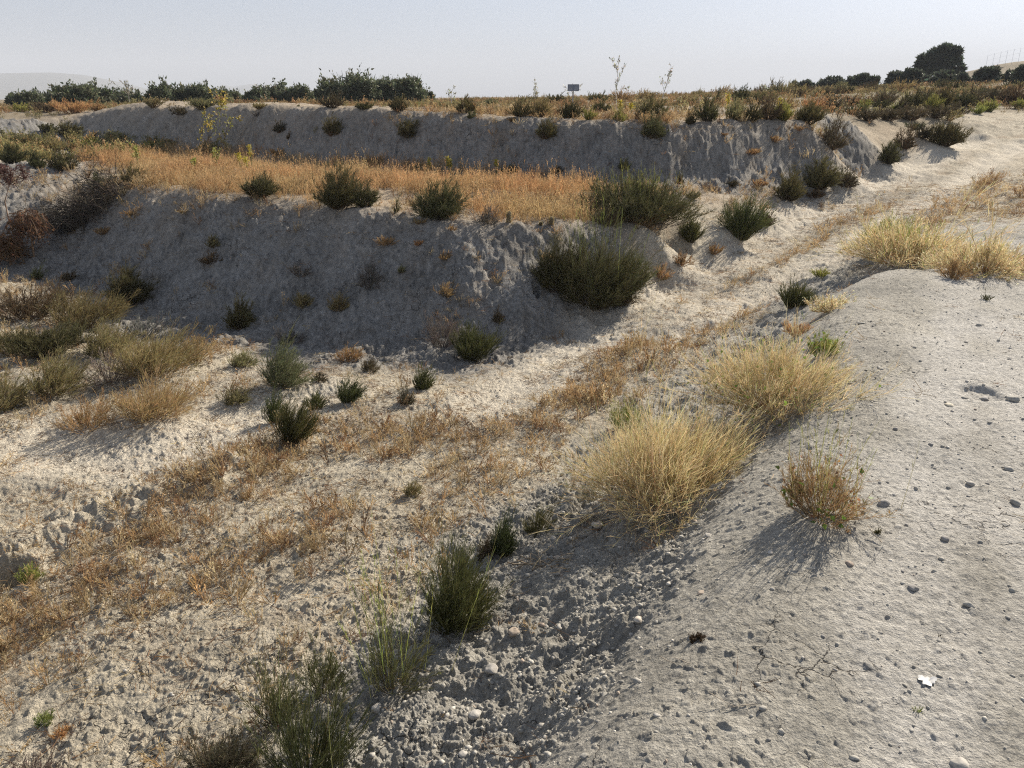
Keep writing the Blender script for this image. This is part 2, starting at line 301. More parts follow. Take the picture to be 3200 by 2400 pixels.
# ------------------------------------------------------------------ materials
def mat(name):
    m = bpy.data.materials.new(name); m.use_nodes = True; m.node_tree.nodes.clear(); return m, m.node_tree.nodes, m.node_tree.links
def earth_mat():
    m, N, L = mat('dry_earth')
    out = N.new('ShaderNodeOutputMaterial'); b = N.new('ShaderNodeBsdfPrincipled'); b.inputs['Roughness'].default_value = .95; b.inputs['Specular IOR Level'].default_value = .15
    at = N.new('ShaderNodeAttribute'); at.attribute_name = 'soil'
    geo = N.new('ShaderNodeNewGeometry')
    n1 = N.new('ShaderNodeTexNoise'); n1.inputs['Scale'].default_value = 38; n1.inputs['Detail'].default_value = 8; n1.inputs['Roughness'].default_value = .7
    n2 = N.new('ShaderNodeTexNoise'); n2.inputs['Scale'].default_value = 130; n2.inputs['Detail'].default_value = 5
    vo = N.new('ShaderNodeTexVoronoi'); vo.feature = 'DISTANCE_TO_EDGE'; vo.inputs['Scale'].default_value = 6.5
    dn = N.new('ShaderNodeTexNoise'); dn.inputs['Scale'].default_value = 9; dn.inputs['Detail'].default_value = 4
    add = N.new('ShaderNodeVectorMath'); add.operation = 'MULTIPLY_ADD'; add.inputs[1].default_value = (.16,) * 3
    for n in (n1, n2, dn): L.new(geo.outputs['Position'], n.inputs['Vector'])
    L.new(dn.outputs['Color'], add.inputs[0]); L.new(geo.outputs['Position'], add.inputs[2]); L.new(add.outputs[0], vo.inputs['Vector'])
    cr = N.new('ShaderNodeMapRange'); cr.inputs['From Max'].default_value = .022; L.new(vo.outputs['Distance'], cr.inputs['Value'])
    # cracks only here and there
    ms = N.new('ShaderNodeTexNoise'); ms.inputs['Scale'].default_value = 1.6; ms.inputs['Detail'].default_value = 3; L.new(geo.outputs['Position'], ms.inputs['Vector'])
    mr = N.new('ShaderNodeMapRange'); mr.inputs['From Min'].default_value = .52; mr.inputs['From Max'].default_value = .68; L.new(ms.outputs['Fac'], mr.inputs['Value'])
    mx = N.new('ShaderNodeMix'); mx.data_type = 'FLOAT'; mx.inputs['A'].default_value = 1; L.new(mr.outputs[0], mx.inputs['Factor']); L.new(cr.outputs[0], mx.inputs['B'])
    hs = N.new('ShaderNodeMath'); hs.operation = 'MULTIPLY_ADD'; hs.inputs[1].default_value = .45; L.new(n2.outputs['Fac'], hs.inputs[0]); L.new(n1.outputs['Fac'], hs.inputs[2])
    h2 = N.new('ShaderNodeMath'); h2.operation = 'MULTIPLY_ADD'; h2.inputs[1].default_value = .5; L.new(mx.outputs['Result'], h2.inputs[0]); L.new(hs.outputs[0], h2.inputs[2])
    bp = N.new('ShaderNodeBump'); bp.inputs['Strength'].default_value = 1; bp.inputs['Distance'].default_value = .03; L.new(h2.outputs[0], bp.inputs['Height'])
    # grains of lighter and darker stone in the soil
    gr = N.new('ShaderNodeMapRange'); gr.inputs['From Min'].default_value = .3; gr.inputs['From Max'].default_value = .7; gr.inputs['To Min'].default_value = .58; gr.inputs['To Max'].default_value = 1.32
    L.new(n1.outputs['Fac'], gr.inputs['Value'])
    mu = N.new('ShaderNodeVectorMath'); mu.operation = 'SCALE'; L.new(at.outputs['Color'], mu.inputs[0]); L.new(gr.outputs[0], mu.inputs['Scale'])
    cm = N.new('ShaderNodeMix'); cm.data_type = 'RGBA'; cm.inputs['A'].default_value = (.07, .06, .05, 1); L.new(mx.outputs['Result'], cm.inputs['Factor']); L.new(mu.outputs[0], cm.inputs['B'])
    L.new(cm.outputs['Result'], b.inputs['Base Color']); L.new(bp.outputs[0], b.inputs['Normal']); L.new(b.outputs[0], out.inputs[0])
    return m
EARTH = earth_mat(); me.materials.append(EARTH)

# ------------------------------------------------------------------ light, sky, camera
SUN_AZ, SUN_EL = R(42.5), R(31.5)      # bearing to the right of the view, height
w = bpy.data.worlds.new('World'); scene.world = w; w.use_nodes = True
nt = w.node_tree; bg = nt.nodes['Background']
sky = nt.nodes.new('ShaderNodeTexSky'); sky.sky_type = 'NISHITA'; sky.sun_disc = False
sky.sun_elevation = SUN_EL; sky.sun_rotation = SUN_AZ; sky.altitude = 500; sky.air_density = 1.0; sky.dust_density = 2.0; sky.ozone_density = 1.0
hs = nt.nodes.new('ShaderNodeHueSaturation'); hs.inputs['Saturation'].default_value = .42
gm = nt.nodes.new('ShaderNodeGamma'); gm.inputs['Gamma'].default_value = .72
wb = nt.nodes.new('ShaderNodeMix'); wb.data_type = 'RGBA'; wb.blend_type = 'MULTIPLY'; wb.inputs['Factor'].default_value = 1; wb.inputs['B'].default_value = (.885, .975, 1.15, 1)
nt.links.new(sky.outputs[0], gm.inputs[0]); nt.links.new(gm.outputs[0], hs.inputs['Color']); nt.links.new(hs.outputs[0], wb.inputs['A']); nt.links.new(wb.outputs['Result'], bg.inputs[0]); bg.inputs[1].default_value = .094
sl = bpy.data.lights.new('sun', 'SUN'); sl.energy = 5.0; sl.angle = R(.5); sl.color = (1, .90, .755)
so = bpy.data.objects.new('sun', sl); COL.objects.link(so)
from mathutils import Vector
sd = Vector((math.sin(SUN_AZ) * math.cos(SUN_EL), math.cos(SUN_AZ) * math.cos(SUN_EL), math.sin(SUN_EL)))
so.rotation_euler = sd.to_track_quat('Z', 'Y').to_euler(); so.location = sd * 50
cam = bpy.data.cameras.new('camera'); co = bpy.data.objects.new('camera', cam); COL.objects.link(co)
co.location = (0, 0, EYE); co.rotation_euler = (math.pi / 2 - PITCH, 0, 0)
cam.sensor_width = 36; cam.lens = 36 * F / 2212; cam.clip_start = .05; cam.clip_end = 20000
scene.camera = co
scene.cycles.use_denoising = False; scene.cycles.max_bounces = 8; scene.cycles.filter_width = 1.15
vs = scene.view_settings; vs.view_transform = 'Standard'; vs.look = 'None'; vs.exposure = .88; vs.gamma = 1
# ------------------------------------------------------------------ plant fibre: thin tapering ribbons, leaves, tubes
def unit(a): return a / (np.linalg.norm(a, axis=-1, keepdims=True) + 1e-9)
class Bits:
    """collects quads with a colour per corner point; becomes ONE mesh"""
    def __init__(s): s.v = []; s.q = []; s.c = []; s.n = 0
    def add(s, v, q, c):
        v = v.reshape(-1, 3); c = np.asarray(c, float); c = c.reshape(-1, 3) if c.ndim > 1 else c; s.v.append(v); s.q.append(q.reshape(-1, 4) + s.n); s.c.append(np.broadcast_to(c, v.shape).reshape(-1, 3)); s.n += len(v)
    def ribbons(s, p, d, L, bend, wid, segs, c0, c1, tip=.3):
        n = len(p); t = np.linspace(0, 1, segs + 1)
        L = np.broadcast_to(L, (n,)); wid = np.broadcast_to(wid, (n,))
        ctr = p[:, None] + L[:, None, None] * (d[:, None] * t[None, :, None] + bend[:, None] * (t ** 2)[None, :, None])
        side = unit(np.cross(d, rng.normal(size=(n, 3))))
        off = side[:, None] * (wid[:, None] * (1 - (1 - tip) * t)[None])[..., None] * .5
        v = np.stack((ctr - off, ctr + off), 2)
        k = np.arange(n)[:, None] * (segs + 1) * 2 + np.arange(segs)[None] * 2
        q = np.stack((k, k + 1, k + 3, k + 2), -1)
        c0 = np.broadcast_to(c0, (n, 3)); c1 = np.broadcast_to(c1, (n, 3))
        c = c0[:, None] * (1 - t)[None, :, None] + c1[:, None] * t[None, :, None]
        s.add(v, q, np.repeat(c[:, :, None], 2, 2))
        return ctr
    def leaves(s, p, size, c, longer=2.0, d=None, spread=1.0):
        n = len(p); size = np.broadcast_to(size, (n,))[:, None]
        a = unit(rng.normal(size=(n, 3)) * spread + (0 if d is None else d)); b = unit(np.cross(a, rng.normal(size=(n, 3))))
        v = np.stack((p, p + a * size * .45 * longer * .5 + b * size * .5, p + a * size * longer * .5 * 1.6, p + a * size * .45 * longer * .5 - b * size * .5), 1)
        s.add(v, np.arange(n * 4).reshape(n, 4), np.repeat(np.broadcast_to(c, (n, 3))[:, None], 4, 1))
    def tube(s, path, rad, c, sides=6):
        path = np.asarray(path, float); rad = np.broadcast_to(rad, (len(path),)); n = len(path)
        tan = unit(np.gradient(path, axis=0)); ref = np.array((.31, .17, .94)); a = unit(np.cross(tan, ref)); b = np.cross(tan, a)
        th = np.arange(sides) * 2 * math.pi / sides
        v = path[:, None] + rad[:, None, None] * (a[:, None] * np.cos(th)[None, :, None] + b[:, None] * np.sin(th)[None, :, None])
        i = np.arange(n - 1)[:, None] * sides; j = np.arange(sides)[None]; j2 = (j + 1) % sides
        s.add(v, np.stack((i + j, i + j2, i + sides + j2, i + sides + j), -1), np.asarray(c, float))
        e = np.array([[0, 1, 2, 3]]) if sides == 4 else None
        if sides == 6:
            base = s.n - n * sides
            for o in (0, (n - 1) * sides): s.q.append(np.array([[o, o + 1, o + 2, o + 3], [o, o + 3, o + 4, o + 5]]) + base)
    def mesh(s, name, m):
        me = new_mesh(name, np.concatenate(s.v), quads=np.concatenate(s.q)); set_color(me, 'tint', np.concatenate(s.c)); me.materials.append(m); return me
    def build(s, name, m, parent=None, loc=None):
        o = bpy.data.objects.new(name, s.mesh(name, m)); COL.objects.link(o)
        if parent is not None: o.parent = parent
        if loc is not None: o.location = loc
        return o

def plant_mat(name, trans, rough=.8):
    m, N, L = mat(name)
    out = N.new('ShaderNodeOutputMaterial'); at = N.new('ShaderNodeAttribute'); at.attribute_name = 'tint'
    d = N.new('ShaderNodeBsdfPrincipled'); d.inputs['Roughness'].default_value = rough; d.inputs['Specular IOR Level'].default_value = .25
    t = N.new('ShaderNodeBsdfTranslucent'); x = N.new('ShaderNodeMixShader'); x.inputs[0].default_value = trans
    geo = N.new('ShaderNodeNewGeometry'); n = N.new('ShaderNodeTexNoise'); n.inputs['Scale'].default_value = 14; n.inputs['Detail'].default_value = 3
    L.new(geo.outputs['Position'], n.inputs['Vector'])
    r = N.new('ShaderNodeMapRange'); r.inputs['To Min'].default_value = .7; r.inputs['To Max'].default_value = 1.3; r.inputs['From Min'].default_value = .25; r.inputs['From Max'].default_value = .75
    L.new(n.outputs['Fac'], r.inputs['Value'])
    mu = N.new('ShaderNodeVectorMath'); mu.operation = 'SCALE'; L.new(at.outputs['Color'], mu.inputs[0]); L.new(r.outputs[0], mu.inputs['Scale'])
    L.new(mu.outputs[0], d.inputs['Base Color']); L.new(mu.outputs[0], t.inputs['Color'])
    L.new(d.outputs[0], x.inputs[1]); L.new(t.outputs[0], x.inputs[2]); L.new(x.outputs[0], out.inputs[0]); return m
M_STEM = plant_mat('green_stem', .22); M_DRY = plant_mat('dry_straw', .38); M_LEAF = plant_mat('leaf', .35, .55); M_WOOD = plant_mat('bark', 0.0, .9)

def tag(o, label=None, cat=None, group=None, kind=None):
    for k, val in (('label', label), ('category', cat), ('group', group), ('kind', kind)):
        if val: o[k] = val
    return o
def empty(name, loc):
    o = bpy.data.objects.new(name, None); COL.objects.link(o); o.location = loc; o.empty_display_size = .2; return o
def surf(x, y):
    z, _ = relief(np.array([float(x)]), np.array([float(y)])); return float(z[0])
def spot(u, v=None, d=None):
    """foot of a thing on the ground: where the sight line lands, or at a bearing and distance"""
    if d is None: p = ground(u, v)
    else:
        s_ = sight(u, 212 if v is None else v); k = d / math.hypot(s_[0], s_[1]); p = np.array((s_[0] * k, s_[1] * k, 0))
    p[2] = surf(p[0], p[1]); return p

def brow(u, back=.5):
    """distance of the brow of the far bank on a bearing"""
    s_ = sight(u, 240); c = np.array(CREST[1]); return float(np.interp(math.atan2(s_[0], s_[1]), c[:, 0], c[:, 1])) + back
# ------------------------------------------------------------------ shrubs
LEAN = np.array((.10, .05, 0))
def fan(n, theta, w, h, foot=.1, jit=.18, power=.6):
    th = (rng.random(n) ** power) * theta; az = rng.random(n) * 2 * math.pi
    d = np.stack((np.sin(th) * np.cos(az), np.sin(th) * np.sin(az), np.cos(th)), 1)
    L = 1 / np.sqrt((d[:, 2] / h) ** 2 + (np.hypot(d[:, 0], d[:, 1]) / (w / 2)) ** 2)
    L = L * (1 - jit * 1.6 * rng.random(n) + jit * .4 * rng.normal(size=n).clip(-1, 1.5))
    p = np.stack((np.cos(az), np.sin(az), np.zeros(n)), 1) * (foot * w * np.sqrt(rng.random(n)) * (th / theta))[:, None]; p[:, 2] = -.01
    return p, d, L
def offshoots(ctr, L, k, lo, hi, spread, up, frac):
    """k finer stems from each stem"""
    n, m, _ = ctr.shape; t = lo + (hi - lo) * rng.random((n, k)); f = t * (m - 1); i = np.minimum(f.astype(int), m - 2); f = (f - i)[..., None]
    r = np.arange(n)[:, None]; a = ctr[r, i]; b = ctr[r, i + 1]; p = a * (1 - f) + b * f
    d = unit(unit(b - a) + spread * rng.normal(size=p.shape) * .6 + np.array((0, 0, up)))
    ln = np.repeat(L[:, None], k, 1) * frac * (.55 + .8 * rng.random((n, k))) * (1.25 - .6 * t)
    return p.reshape(-1, 3), d.reshape(-1, 3), ln.reshape(-1)
def tint(n, c, v=.25):
    c = np.asarray(c, float); return np.clip(c[None] * (1 + v * rng.normal(size=(n, 1))).clip(.45, 1.7) * (1 + .08 * rng.normal(size=(n, 3))), .008, .9)
KIND = {  # spread of the stems, how many, how they fork, colours (wood, foot, tip)
    'broom':   dict(theta=66, n=120, k2=11, k3=6, sp=.55, up=.12, f2=.36, f3=.5, wood=(.11,.085,.055), lo=(.085,.077,.038), hi=(.14,.134,.055)),
    'brown':   dict(theta=70, n=100, k2=9, k3=5, sp=.60, up=.08, f2=.36, f3=.5, wood=(.13,.09,.06), lo=(.105,.078,.048), hi=(.135,.108,.060)),
    'tuft':    dict(theta=48, n=170, k2=8, k3=3, sp=.34, up=.16, f2=.42, f3=.4, wood=(.09,.085,.04), lo=(.075,.08,.033), hi=(.125,.132,.046)),
    'thin':    dict(theta=46, n=60, k2=8, k3=4, sp=.48, up=.14, f2=.38, f3=.4, wood=(.13,.10,.055), lo=(.10,.098,.042), hi=(.15,.15,.058)),
    'gold':    dict(theta=76, n=380, k2=7, k3=3, sp=.46, up=.14, f2=.44, f3=.5, len=.62, wood=(.38,.26,.14), lo=(.55,.42,.22), hi=(.73,.62,.37)),
    'feather': dict(theta=66, n=110, k2=9, k3=4, sp=.50, up=.18, f2=.42, f3=.45, wood=(.20,.15,.09), lo=(.185,.158,.076), hi=(.275,.24,.115)),
    'straw':   dict(theta=66, n=80, k2=9, k3=3, sp=.60, up=.16, f2=.42, f3=.42, wood=(.28,.18,.10), lo=(.34,.215,.105), hi=(.45,.30,.145)),
    'grey':    dict(theta=68, n=60, k2=8, k3=4, sp=.55, up=.10, f2=.40, f3=.42, wood=(.15,.13,.11), lo=(.165,.14,.12), hi=(.20,.17,.145)),
    'lime':    dict(theta=56, n=80, k2=9, k3=3, sp=.5, up=.2, f2=.42, f3=.42, wood=(.16,.16,.05), lo=(.19,.20,.06), hi=(.31,.32,.09)),
}
NAMES = {'broom': ('broom_shrub', 'shrub'), 'brown': ('dry_shrub', 'shrub'), 'tuft': ('green_tuft', 'tuft'), 'thin': ('wiry_shrub', 'shrub'), 'gold': ('golden_shrub', 'shrub'),
         'feather': ('feathery_shrub', 'shrub'), 'straw': ('straw_tuft', 'tuft'), 'grey': ('dead_shrub', 'dead shrub'), 'lime': ('lime_weed', 'weed')}
def shrub(kind, foot, w, h, px, dist, label, group=None, lean=1.0, dens=1.0, extra=None, footr=.1):
    k = dict(KIND[kind]); cv = (1 + .14 * rng.normal()) * (1 + np.array((.07, 0, -.02)) * rng.normal())      # each plant a little different
    if kind == 'gold': cv = np.ones(3) * (1 + .05 * rng.normal())
    for c_ in ('wood', 'lo', 'hi'): k[c_] = np.array(k[c_]) * np.clip(cv, .6, 1.4)
    wid = max(.0022, .36 * dist / 773)
    q = np.clip(px / 90, .22, 1.3)                                  # fewer fibres on plants the photograph shows small
    n = max(26, int(k['n'] * (.35 + .65 * min(1, q)) * dens)); k2 = max(4, int(round(k['k2'] * (.6 + .4 * min(1, q))))); k3 = k['k3'] if q > .3 else min(k['k3'], 2)
    p, d, L = fan(n, R(k['theta']), w * (1.25 if kind != 'gold' else 1.06), h * (1.18 if kind != 'gold' else 1.16), foot=footr if kind != 'gold' else .3)
    L = L * (1 + .5 * np.maximum(0, rng.normal(size=n) - .8)) if kind in ('gold', 'thin') else L
    ln = LEAN * lean; az = np.arctan2(d[:, 1], d[:, 0])
    # a few lobes so the outline is uneven
    lob = 1 + .20 * np.sin(az * 2 + rng.random() * 6) + .14 * np.sin(az * 3 + rng.random() * 6) + .12 * np.sin(az * 5 + rng.random() * 6)
    L = L * np.clip(lob, .6, 1.12) * k.get('len', .61)
    wood, fol = Bits(), Bits()
    bend = ln + .10 * rng.normal(size=(n, 3)) + np.array((0, 0, .12 if kind != 'gold' else -.08))
    ctr = wood.ribbons(p, d, L, bend, wid * 1.6, 4, tint(n, k['wood']), tint(n, np.array(k['wood']) * .5 + np.array(k['lo']) * .5), .4)
    p2, d2, L2 = offshoots(ctr, L, k2, .30, 1.0, k['sp'], k['up'], k['f2'])
    m = len(p2); c2 = fol.ribbons(p2, d2, L2, ln * .8 + .08 * rng.normal(size=(m, 3)), wid * 1.1, 3, tint(m, k['lo']), tint(m, k['hi']))
    if k3:
        p3, d3, L3 = offshoots(c2, L2, k3, .25, 1.0, k['sp'] * 1.15, k['up'], k['f3'] * 1.2)
        m = len(p3); fol.ribbons(p3, d3, L3, ln * .8 + .1 * rng.normal(size=(m, 3)), wid, 2, tint(m, k['lo']), tint(m, k['hi']))
    nm, cat = NAMES[kind]; mt = M_DRY if kind in ('gold', 'straw', 'feather', 'lime') else M_STEM
    if kind == 'gold':                                              # pale seed husks and a few green shoots
        ne = min(900, len(p3)); e = rng.integers(0, len(p3), ne); fol.leaves(p3[e] + d3[e] * L3[e][:, None], wid * 2.4, tint(ne, (.85, .78, .55), .1), 1.6)
        e = rng.random(len(p3)) < .05
        fol.ribbons(p3[e], unit(d3[e] + (0, 0, .5)), L3[e] * 1.3, ln + .1 * rng.normal(size=(e.sum(), 3)), wid * 1.2, 2, tint(e.sum(), (.20, .24, .07)), tint(e.sum(), (.32, .35, .11)))
    if px < 34:                                                     # too small in the picture to show parts
        fol.v += wood.v; fol.q += [a + fol.n for a in wood.q]; fol.c += wood.c
        o = fol.build(nm, mt, None, foot); return tag(o, label, cat, group)
    r = empty(nm, foot); tag(r, label, cat, group)
    wood.build('branches', M_WOOD if kind != 'gold' else M_DRY, r); fol.build('foliage', mt, r)
    if extra: extra(r, w, h, p2, d2, L2, wid)
    return r
def part_spikes(c0, c1, n, hh):
    """long leaders standing out above the plant"""
    def f(r, w, h, p2, d2, L2, wid):
        b = Bits(); p = np.stack((rng.normal(size=n) * w * .16, rng.normal(size=n) * w * .16, np.full(n, h * .25)), 1)
        d = unit(np.stack((rng.normal(size=n) * .12 + p[:, 0] / w * .5, rng.normal(size=n) * .12, np.ones(n)), 1))
        c = b.ribbons(p, d, h * hh * (.7 + .4 * rng.random(n)), .07 * rng.normal(size=(n, 3)), wid * 1.1, 4, tint(n, c0), tint(n, c1))
        p3, d3, L3 = offshoots(c, np.full(n, h * .3), 8, .5, 1, .5, .3, .3); b.ribbons(p3, d3, L3, np.zeros_like(p3), wid, 2, tint(len(p3), c0), tint(len(p3), c1))
        b.build('seed_stem_foliage', M_DRY, r)
    return f
def part_flowers(c, n, size):
    def f(r, w, h, p2, d2, L2, wid):
        e = rng.integers(0, len(p2), n); b = Bits(); b.leaves(p2[e] + d2[e] * (L2[e] * (.5 + .5 * rng.random(n)))[:, None], size, tint(n, c), 1.8); b.build('leaves', M_LEAF, r)
    return f
def both(*fs): return lambda *a: [f(*a) for f in fs]
# ------------------------------------------------------------------ every shrub: foot (u, v or distance), width, top, kind, label
def S(u, v, wpx, vtop, kind, label, d=None, group=None, **kw):
    foot = spot(u, v, d); dist = math.hypot(foot[0], foot[1]); slant = math.hypot(dist, EYE - foot[2])
    top = at_d(u, vtop, dist); h = max(.05, top[2] - foot[2]); w = wpx / F * slant
    if d is not None: w *= 1.25; h *= 1.18
    foot = foot - np.array((0, 0, .01))
    return shrub(kind, foot, w, h, wpx * .5 + (v - vtop if v else wpx) * .5 if v else wpx, dist, label, group, **kw)
G_NEAR, G_TRACK, G_BANK, G_FIELD, G_LEFT, G_BROW, G_UP = 'plants along the foot of the rubble slope', 'shrubs beside the pale track', 'shrubs growing on the shaded banks', 'dark shrubs along the grass field', 'shrubs in the low basin', 'shrubs on the brow of the far bank', 'shrubs on the upper ground'
# near slope
S(985,1358,215,1172,'tuft','dense dark green upright tuft at the foot of the rubble slope, the fullest there',group=G_NEAR,dens=1.9,extra=part_spikes((.12,.13,.05),(.22,.2,.08),16,1.05))
S(850,1495,215,1310,'thin','wiry green and brown shrub with lime leaders below the dense dark tuft',group=G_NEAR,dens=1.0,extra=part_spikes((.26,.29,.07),(.42,.44,.12),26,1.35))
S(675,1700,245,1480,'tuft','dark green wiry shrub cut by the bottom edge of the photo',group=G_NEAR,dens=.8,extra=part_spikes((.11,.12,.05),(.18,.16,.07),14,1.1))
S(600,1570,135,1400,'thin','sparse upright wiry shrub with bare brown leaders standing on the pale floor',group=G_NEAR,extra=part_spikes((.15,.13,.06),(.2,.15,.08),16,1.3))
S(700,1500,140,1395,'thin','low sparse green shrub beside the white stone at the slope foot',group=G_NEAR)
S(480,1690,160,1545,'brown','low brownish green shrub in the bottom left corner of the slope foot',group=G_NEAR,dens=1.2)
S(80,1700,110,1600,'grey','dead twiggy shrub at the bottom left edge of the photo',group=G_NEAR)
S(1085,1200,70,1085,'tuft','narrow upright green tuft above a rusty dry skirt',group=G_NEAR)
S(1050,1205,60,1130,'brown','rust brown dry shrub leaning on the narrow green tuft',group=G_NEAR)
S(1160,1140,95,1070,'thin','low dark green shrub between the narrow tuft and the big golden shrub',group=G_NEAR,dens=1.3)
S(890,1072,50,1030,'feather','small yellow green tuft alone on the weedy floor',group=G_NEAR)
# three golden shrubs and their neighbours at the road edge
def gold_leaf(r, w, h, p2, d2, L2, wid):
    part_flowers((.11,.19,.035), 260, .018)(r, w, h, p2, d2, L2, wid)
S(1450,1070,400,850,'gold','largest golden straw shrub, nearest to the viewer at the road edge',dens=1.9,lean=.8,extra=part_flowers((.13,.17,.05),90,.012))
S(1690,880,345,715,'gold','golden straw shrub with green sprigs behind the largest one',dens=1.5,lean=.6,extra=part_flowers((.15,.22,.04),320,.018))
S(1965,570,235,470,'gold','golden shrub with a green crown on the far road edge',dens=1.0,lean=.4,extra=part_spikes((.2,.24,.06),(.32,.36,.1),50,.75))
S(2125,586,180,495,'gold','amber dry shrub touching the right side of the green crowned one',dens=.8,lean=.4)
S(2060,600,70,545,'straw','small straw tuft under the amber shrub at the road edge')
S(1770,1120,235,935,'straw','reddish straw plant with a few green leaves sprouting on top',dens=1.3,lean=.3,extra=both(part_spikes((.26,.22,.09),(.26,.29,.09),26,1.0),part_flowers((.12,.18,.04),70,.020),part_flowers((.30,.17,.08),160,.012)))
S(1715,668,85,600,'tuft','round green tuft in the ditch between track and road',dens=1.2)
S(1795,668,95,632,'gold','flat golden plant on the road shoulder beside the round green tuft',dens=.5)
S(1770,600,60,575,'lime','yellow green weed behind the round green tuft')
S(1725,722,95,685,'straw','low reddish straw clump between the golden shrubs on the shoulder')
S(1775,770,110,712,'lime','leafy green weed rising at the back of the second golden shrub',extra=part_flowers((.14,.22,.04),90,.022))
S(1350,930,100,852,'lime','green sprig growing through the back of the largest golden shrub')
# broom at the bank end and along the track
S(1285,662,225,462,'broom','biggest dark broom, spreading over the near end of the middle bank',group=G_TRACK,dens=2.2,extra=part_spikes((.10,.115,.04),(.2,.23,.06),28,.9))
S(1205,622,130,488,'broom','dark left lobe of broom joined to the biggest one on the bank end',group=G_TRACK,dens=1.5)
for u, v, w_, t, lb in ((1430,600,60,560,'dry brown fringe on the low bank right of the biggest broom'),(1470,575,55,540,'second dry fringe on the low bank beside the track, further right'),(1540,545,50,520,'third dry fringe by the track, nearest the bright green broom')): S(u, v, w_, t, 'straw', lb, group=G_TRACK)
S(1350,640,110,530,'tuft','brownish skirt of green stems on the right of the biggest broom',group=G_TRACK)
S(1340,655,80,615,'brown','low brown dry clump under the biggest broom beside the track',group=G_TRACK)
S(1600,520,110,412,'tuft','bright green broom with stiff upright stems on the track edge',group=G_TRACK,dens=1.5)
S(1655,487,50,455,'brown','brown dry clump leaning on the bright green broom',group=G_TRACK)
S(1490,522,62,455,'tuft','small dark green broom in front of the wide flat topped shrub',group=G_TRACK)
S(1425,500,60,470,'grey','greyish low clump between wide shrub and biggest broom',group=G_TRACK)
S(1700,432,72,352,'broom','green stemmed shrub at the front of the dark trio by the track',group=G_TRACK)
S(1770,408,85,330,'broom','dark middle shrub of the trio where the far bank ends',group=G_TRACK,dens=1.2)
S(1828,400,52,346,'brown','brown right hand shrub of the trio where the far bank ends',group=G_TRACK)
S(1760,425,60,402,'brown','low dead clump under the dark trio of shrubs',group=G_TRACK)
S(1918,350,52,290,'broom','dark shrub on the slope between far bank and upper track',group=G_TRACK)
S(1952,318,40,246,'brown','thin brown shrub standing uphill behind the slope shrub',group=G_TRACK)
S(2040,316,75,250,'broom','dark green shrub leaning over the upper track',group=G_TRACK,dens=1.2)
S(1992,300,40,262,'brown','small brown shrub on the left of the one leaning over the track',group=G_TRACK)
# wide flat topped shrub and field row
S(1375,478,180,372,'broom','wide flat topped green shrub at the right end of the grass field',group=G_FIELD,dens=3.0,lean=.2,footr=.42,extra=part_spikes((.13,.14,.045),(.22,.23,.07),90,.85))
S(1310,485,70,430,'brown','brown skirt at the left foot of the wide flat topped shrub',group=G_FIELD)
S(1400,482,150,405,'straw','dry seed stems standing against the front of the wide flat topped shrub',group=G_FIELD,dens=1.1)
S(945,468,112,372,'broom','dark fan shaped shrub in the middle of the grass field edge',group=G_FIELD,dens=1.3)
S(733,447,108,338,'broom','tallest fan shrub on the brow of the middle bank',group=G_FIELD,dens=1.4)
S(788,446,62,378,'broom','smaller fan shrub joined to the right of the tallest one',group=G_FIELD)
S(562,428,98,370,'broom','low dark dome shrub on the brow left of the tallest fan',group=G_FIELD,dens=1.2)
S(856,459,18,417,'thin','narrow little shrub standing alone on the pale brow',group=G_FIELD)
S(1054,478,70,428,'grey','grey dead shrub beside the short stakes',group=G_FIELD)
S(1096,383,46,338,'broom','dark ball shaped shrub at the foot of the far bank behind the grass',group=G_FIELD)
S(292,398,64,350,'broom','dark shrub at the left end of the grass field',group=G_FIELD)
S(212,405,42,367,'broom','small dark shrub above the brush pile',group=G_FIELD)
S(244,393,26,374,'tuft','small green tuft just right of the shrub above the brush pile',group=G_FIELD)
S(135,368,58,315,'broom','dark shrub with one bare stem on the left mound',group=G_FIELD)
S(80,360,38,314,'broom','middle dark shrub of three on the left mound',group=G_FIELD)
S(25,352,58,303,'broom','leftmost dark shrub on the left mound',group=G_FIELD)
S(115,328,60,288,'feather','brownish green shrub in the back row behind the left mound',group=G_FIELD)
S(45,322,70,285,'feather','yellowish green shrub at the far left behind the mound',group=G_FIELD)
S(103,289,36,259,'broom','small green shrub at the left end of the far bank',group=G_BANK)
S(150,295,58,257,'broom','dark shrub lying against the left end of the far bank',group=G_BANK)
S(190,318,80,295,'lime','yellow green clump at the foot of the far bank on the left',group=G_FIELD)
S(275,322,60,303,'lime','yellow green clump with a dry edge in front of the far bank',group=G_FIELD)
S(318,325,60,302,'lime','yellow green clump left of the yellow leaved sapling',group=G_FIELD)
S(358,330,50,308,'feather','brown green clump behind the yellow leaved sapling',group=G_FIELD)
S(598,340,40,314,'straw','tan dry clump at the foot of the far bank',group=G_FIELD)
S(700,368,80,348,'feather','pale green clump in the grass behind the tallest fan',group=G_FIELD)
S(800,366,70,330,'straw','dry brown bush behind the right side of the tallest fan',group=G_FIELD)
S(910,372,60,345,'feather','low brown clump at the back of the grass field',group=G_FIELD)
S(1205,374,40,354,'brown','low brown shrub at the foot of the far bank',group=G_FIELD)
S(1346,366,34,336,'broom','small dark shrub low on the far bank',group=G_BANK)
S(1469,392,20,358,'broom','dark sprout behind the wide flat topped shrub',group=G_FIELD)
